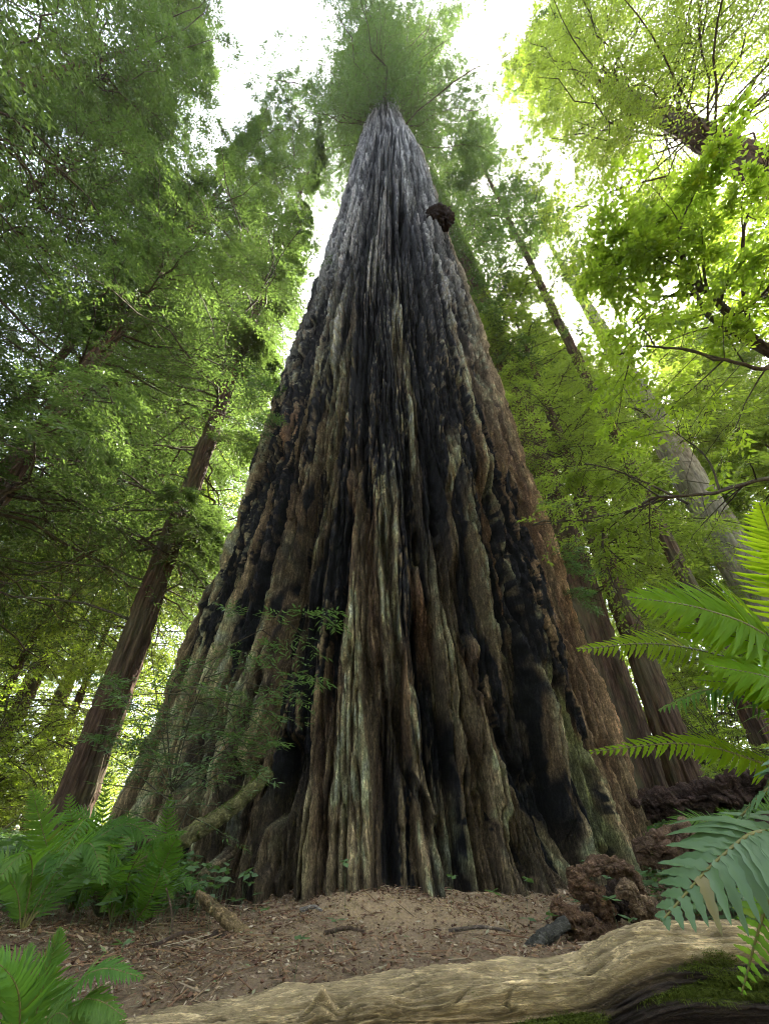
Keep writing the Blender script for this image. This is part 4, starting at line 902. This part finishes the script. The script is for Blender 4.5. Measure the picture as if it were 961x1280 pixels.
# ------------------------------------------------------------------ rotten roots right of the trunk
def gnarl(parent, name, pts, R, seed, col, ns=96, nr=190, rid=.22, mat='rot', amp=1.0):
    P = spline(np.array(pts), nr) - np.array(parent.location); a = np.linspace(0, 2 * np.pi, ns, endpoint=False); L = np.linspace(0, np.linalg.norm(np.diff(P, axis=0), axis=1).sum(), nr)
    A, LL = np.meshgrid(a, L); Rr = np.interp(np.linspace(0, 1, nr), np.linspace(0, 1, len(R)), R); m = max(R)
    ca, sa = np.cos(A), np.sin(A); s = .16 / m
    _T, _N, _B = frames(P); G = (P[:, None] + Rr[:, None, None] * (ca[..., None] * _N[:, None] + sa[..., None] * _B[:, None])) / m
    gx, gy, gz_ = G[..., 0] + seed * .7, G[..., 1] - seed * .3, G[..., 2]
    n3d = lambda k, sd: (pn(gx * k + gz_ * k * .3, gy * k, sd) + pn(gy * k + gx * k * .3, gz_ * k + 3, sd + 1) + pn(gz_ * k + gy * k * .3, gx * k - 5, sd + 2)) * .6
    q = .55 * n3d(.8, seed) + .35 * n3d(1.8, seed + 3) - rid * 1.6 * np.clip(1 - np.abs(n3d(1.1, seed + 6)) / .14, 0, 1) - rid * np.clip(1 - np.abs(n3d(2.6, seed + 9)) / .16, 0, 1) \
        + .16 * np.tanh(14 * n3d(1.3, seed + 12)) + .12 * n3d(5, seed + 15) + .07 * n3d(12, seed + 18) + .05 * pn(ca * 7 + sa * 5, LL * 1.4 / m, seed + 4)
    V, Q, T = tube(P, Rr, ns, q * Rr[:, None] * .75 * amp); col = np.array(col) * 1.5
    c = np.array(col) * (1 + .5 * q)[..., None] * (1 + .25 * pn(A * 3, LL * 20, seed + 7))[..., None]; c = np.concatenate([c.reshape(-1, 3), np.tile(col, (2, 1))])
    return mesh(name, V, [Q, T], M[mat], parent, {'bark': np.clip(c, .01, 1)})
rw = tag(empty('rotten_stump', tuple(gz(W(745, 1165, 2.45)))), 'gnarled brown rotten root wad with hollow arch beside the trunk foot', 'stump')
BR = (.15, .085, .048)
gnarl(rw, 'root', [W(690, 1128, 2.4), W(710, 1148, 2.35), W(745, 1165, 2.32), W(785, 1166, 2.35)], [.03, .06, .065, .045, .03], 201, BR)
gnarl(rw, 'root', [W(712, 1083, 2.5), W(722, 1105, 2.45), W(748, 1125, 2.42), W(765, 1158, 2.4)], [.02, .055, .06, .05, .035], 202, BR)
gnarl(rw, 'root', [W(720, 1098, 2.5), W(745, 1083, 2.5), W(778, 1087, 2.5), W(796, 1112, 2.5), W(800, 1150, 2.5)], [.03, .042, .045, .04, .05], 203, (.15, .09, .055))
gnarl(rw, 'root', [W(770, 1122, 2.4), W(782, 1110, 2.38), W(800, 1130, 2.4), W(830, 1150, 2.4)], [.015, .035, .05, .06, .05], 204, (.23, .15, .09))
gnarl(rw, 'root', [W(735, 1150, 2.65), W(770, 1125, 2.7), W(800, 1130, 2.7)], [.07, .09, .08], 205, (.05, .03, .02))
rp = tag(empty('root_plate', tuple(gz(W(850, 1080, 3.2)))), 'upturned root plate with ragged brown top on the right bank', 'root plate')
gnarl(rp, 'root_mass', [W(792, 1062, 3.15), W(830, 1062, 3.1), W(870, 1064, 3.1), W(915, 1075, 3.1)], [.07, .13, .15, .13, .09], 211, (.16, .095, .06), ns=140, nr=240)
gnarl(rp, 'root', [W(862, 1060, 3.15), W(857, 1040, 3.1), W(850, 1026, 3.1)], [.09, .06, .035], 212, (.19, .12, .08))
gnarl(rp, 'root', [W(812, 1070, 3.1), W(812, 1052, 3.1), W(818, 1038, 3.1)], [.08, .05, .03], 213, (.16, .10, .065))
gnarl(rp, 'root', [W(880, 1058, 3.2), W(883, 1044, 3.2), W(880, 1032, 3.2)], [.08, .05, .025], 214, (.17, .105, .07))
gnarl(rp, 'root', [W(900, 1075, 3.1), W(940, 1040, 3.1), W(1000, 1020, 3.1)], [.10, .08, .06], 215, (.07, .045, .035))
dk = tag(empty('rotting_log', tuple(gz(W(850, 1010, 4.6)))), 'dark red brown rotting log lying on the bank behind the root plate', 'log')
gnarl(dk, 'wood', [W(785, 1010, 4.8), W(850, 1004, 4.7), W(930, 985, 4.5), W(1010, 965, 4.4)], [.12, .15, .15, .13], 216, (.06, .034, .025), ns=120, nr=240)
pg = tag(empty('broken_branch', tuple(gz(W(690, 1170, 2.3)))), 'short grey weathered wood stub poking out beside the root wad', 'branch')
gnarl(pg, 'wood', [W(660, 1190, 2.2), W(680, 1172, 2.24), W(708, 1153, 2.3)], [.035, .036, .03], 221, (.085, .078, .065), rid=.1, amp=.3)
mb = tag(empty('mossy_branch', tuple(gz(W(150, 1125, 2.9)))), 'thick mossy broken branch leaning against the left foot of the giant trunk', 'branch')
gnarl(mb, 'wood', [W(120, 1135, 2.75), W(165, 1095, 2.95), W(225, 1052, 3.2), W(290, 1010, 3.5), W(338, 966, 3.85)], [.068, .066, .066, .064, .056, .042], 231, (.12, .11, .045), rid=.15, ns=90, nr=300, amp=.5)
rng = RS(12); n = 9000; k = rng.rand(n); Pm = np.stack([np.interp(k, [0, .2, .5, .75, 1], [W(120, 1135, 2.75)[i], W(165, 1095, 2.95)[i], W(225, 1052, 3.2)[i], W(290, 1010, 3.5)[i], W(338, 966, 3.85)[i]]) for i in range(3)], -1)
d = unit(rng.randn(n, 3) + np.array([0, 0, .5])); axd = unit(W(338, 966, 3.85) - W(120, 1135, 2.75)); d = unit(d - axd * (d @ axd)[:, None]); B = Bag()
v, q = hair(Pm + d * .056 - np.array(mb.location), unit(d + rng.randn(n, 3) * .6), .010 * (.5 + rng.rand(n)), .003, rng); B.add(v, q, a=np.repeat(rng.rand(n) * .8, 4)); B.build('moss', M['moss'], mb, False)
bs = tag(empty('broken_branch', tuple(gz(W(285, 1150, 2.55)))), 'split pale tan piece of wood lying on the duff left of centre', 'branch')
gnarl(bs, 'wood', [W(247, 1117, 2.72), W(268, 1135, 2.62), W(295, 1160, 2.5), W(318, 1180, 2.4)], [.018, .034, .036, .038, .03], 241, (.30, .21, .11), rid=.12, ns=60, nr=200, amp=.5)
ck = tag(empty('bark_chunk', tuple(gz(W(268, 1198, 2.25)))), 'dark chunk of rotten bark in front of the split wood', 'bark')
gnarl(ck, 'bark', [W(248, 1192, 2.3), W(268, 1188, 2.28), W(288, 1196, 2.25)], [.04, .07, .06, .03], 242, (.07, .045, .032), ns=60, nr=90)
for i, (p0, p1, r, col, lab) in enumerate([((375, 1143, 2.75), (402, 1140, 2.7), .012, (.3, .26, .23), 'pale curled twig at the front foot of the giant trunk'),
                           ((405, 1175, 2.35), (455, 1190, 2.25), .010, (.12, .08, .055), 'thin brown stick on the dirt left of the pale mound'),
                           ((560, 1160, 2.4), (640, 1180, 2.3), .009, (.16, .12, .09), 'thin stick lying on the trodden dirt between mound and root wad'),
                           ((180, 1235, 2.0), (240, 1175, 2.3), .008, (.12, .08, .06), 'slender stick pointing out of the ferns bottom left'),
                           ((215, 1200, 2.1), (207, 1105, 2.5), .006, (.13, .09, .06), 'upright bare twig among the small ferns')]):
    t = tag(empty('twig', tuple(gz(W(*p0)))), lab, 'twig', 'single sticks on the forest floor')
    a0, a1 = W(*p0), W(*p1)
    if i < 4: a0, a1 = gz(a0, .02), gz(a1, .03)
    gnarl(t, 'wood', [a0, (a0 + a1) / 2 + np.array([.01, .01, .015]), a1], [r, r, r * .6], 300 + i, col, ns=16, nr=60, rid=.1, amp=.3)

# ------------------------------------------------------------------ duff
def litter():
    rng = RS(55); B = Bag(); n = 60000
    x = rng.randn(n) * 1.6; y = 3.0 + rng.randn(n) * 1.1; x[:n // 3] = -1.5 + rng.randn(n // 3) * .8; k = (np.hypot(x - TX, y - TY) > 3.25) & (y > .6); x, y = x[k], y[k]
    na = 9000; aa = (rng.rand(na) - .5) * 2.4; rr = 3.32 + np.abs(rng.randn(na)) * .16; x = np.concatenate([x, TX + rr * np.sin(aa)]); y = np.concatenate([y, TY - rr * np.cos(aa)])
    path = np.exp(-((x - .15) / 1.1) ** 2 - ((y - 3.3) / .6) ** 2); k = rng.rand(len(x)) > .55 * path; x, y = x[k], y[k]; n = len(x)
    z = ground_h(x, y) + .008 + .01 * rng.rand(n)
    P = np.stack([x, y, z], -1); az = rng.rand(n) * 6.28; D = unit(np.stack([np.cos(az), np.sin(az), rng.randn(n) * .22], -1))
    L = .010 + .045 * rng.rand(n) ** 2.5; Wd = np.where(rng.rand(n) < .35, L * .35, .0022 + .002 * rng.rand(n))
    v, q = leafquads(P, D, unit(rng.randn(n, 3) * .35 + np.array([0, 0, 1])), L, Wd); B.add(v, q, a=np.repeat(rng.rand(n), 4))
    m = 1500; i = rng.choice(n, m); A0 = P[i]; L2 = .04 + .22 * rng.rand(m) ** 3; a2 = rng.rand(m) * 6.28
    E = A0 + np.stack([np.cos(a2) * L2, np.sin(a2) * L2, 0 * L2], -1); E[:, 2] = ground_h(E[:, 0], E[:, 1]) + .012 + .02 * rng.rand(m)
    r_ = .0015 + .003 * rng.rand(m); v, q = sticks(A0, E, r_, r_ * .6); B.add(v, q, a=np.repeat(rng.rand(m) * .85, 6))
    # crumbs of bark and soil
    m = 9000; i = rng.choice(n, m); c = P[i]; s = .003 + .010 * rng.rand(m) ** 3
    o8 = np.array([[1, 0, 0], [0, 1, 0], [-1, 0, 0], [0, -1, 0], [0, 0, .8], [0, 0, -.8]]); V = c[:, None] + (o8 + rng.randn(m, 6, 3) * .25) * s[:, None, None]
    t = np.array([[0, 1, 4], [1, 2, 4], [2, 3, 4], [3, 0, 4], [1, 0, 5], [2, 1, 5], [3, 2, 5], [0, 3, 5]]); B.add(V.reshape(-1, 3), None, (np.arange(m)[:, None, None] * 6 + t).reshape(-1, 3), a=np.repeat(rng.rand(m) * .8, 6))
    tag(B.build('forest_litter', M['litter'], None, False), 'twigs, needles and bark crumbs strewn over the forest floor', 'litter', kind='stuff')
litter()
def groundcover():
    rng = RS(56); B = Bag(); P = []
    for cx, cy_, sx, sy, m in [(-2.1, 4.9, .7, .6, 500), (-1.45, 3.9, .2, .25, 60), (-3.2, 5.0, 1.0, 1.2, 1500), (2.9, 4.4, .7, .8, 900), (3.6, 3.4, .7, .8, 700), (-5, 8, 2.5, 2, 3000), (6, 8, 2.2, 2, 3500), (3.9, 6.2, .6, .8, 900)]:
        x = cx + rng.randn(m) * sx; y = cy_ + rng.randn(m) * sy; k = np.hypot(x - TX, y - TY) > 3.5; x, y = x[k], y[k]
        P.append(np.stack([x, y, ground_h(x, y)], -1))
    P = np.concatenate(P); n = len(P); hgt = (.04 + .16 * rng.rand(n)) * (1 + .12 * np.hypot(P[:, 0], P[:, 1])); Tp = P + np.stack([rng.randn(n) * .03, rng.randn(n) * .03, hgt], -1)
    v, q = sticks(P, Tp, .0012, .0008); B.add(v, q, a=.1)
    for j in range(5):
        a = j * 1.2566 + rng.rand(n) * .6; D = unit(np.stack([np.cos(a), np.sin(a), rng.randn(n) * .25], -1)); s = (.022 + .03 * rng.rand(n)) * (1 + .10 * np.hypot(P[:, 0], P[:, 1]))
        v, q = leafquads(Tp, D, unit(rng.randn(n, 3) * .25 + np.array([0, 0, 1])), s, s * .75); B.add(v, q, a=np.repeat(rng.rand(n), 4))
    tag(B.build('ground_cover', M['sapling'], None, False), 'low leafy ground cover on the banks either side of the trunk', 'ground cover', kind='stuff')
groundcover()

# ------------------------------------------------------------------ the air between the trees
def haze():
    m = bpy.data.materials.new('haze'); m.use_nodes = True; t = m.node_tree; t.nodes.clear()
    o = t.nodes.new('ShaderNodeOutputMaterial'); v = t.nodes.new('ShaderNodeVolumePrincipled')
    v.inputs['Color'].default_value = (.93, .95, .98, 1); v.inputs['Density'].default_value = HAZE; v.inputs['Anisotropy'].default_value = .3
    t.links.new(v.outputs[0], o.inputs['Volume'])
    c = np.array([[x, y, z] for z in (-14, 106) for y in (-1000, 1010) for x in (-1005, 1005)], float)
    q = np.array([[0, 2, 3, 1], [4, 5, 7, 6], [0, 1, 5, 4], [2, 6, 7, 3], [0, 4, 6, 2], [1, 3, 7, 5]])
    h = mesh('haze', c, q, m, None, None, False); tag(h, 'thin pale haze hanging between the trees', 'haze', kind='stuff')
HAZE = .0003
if HAZE > 0: haze()
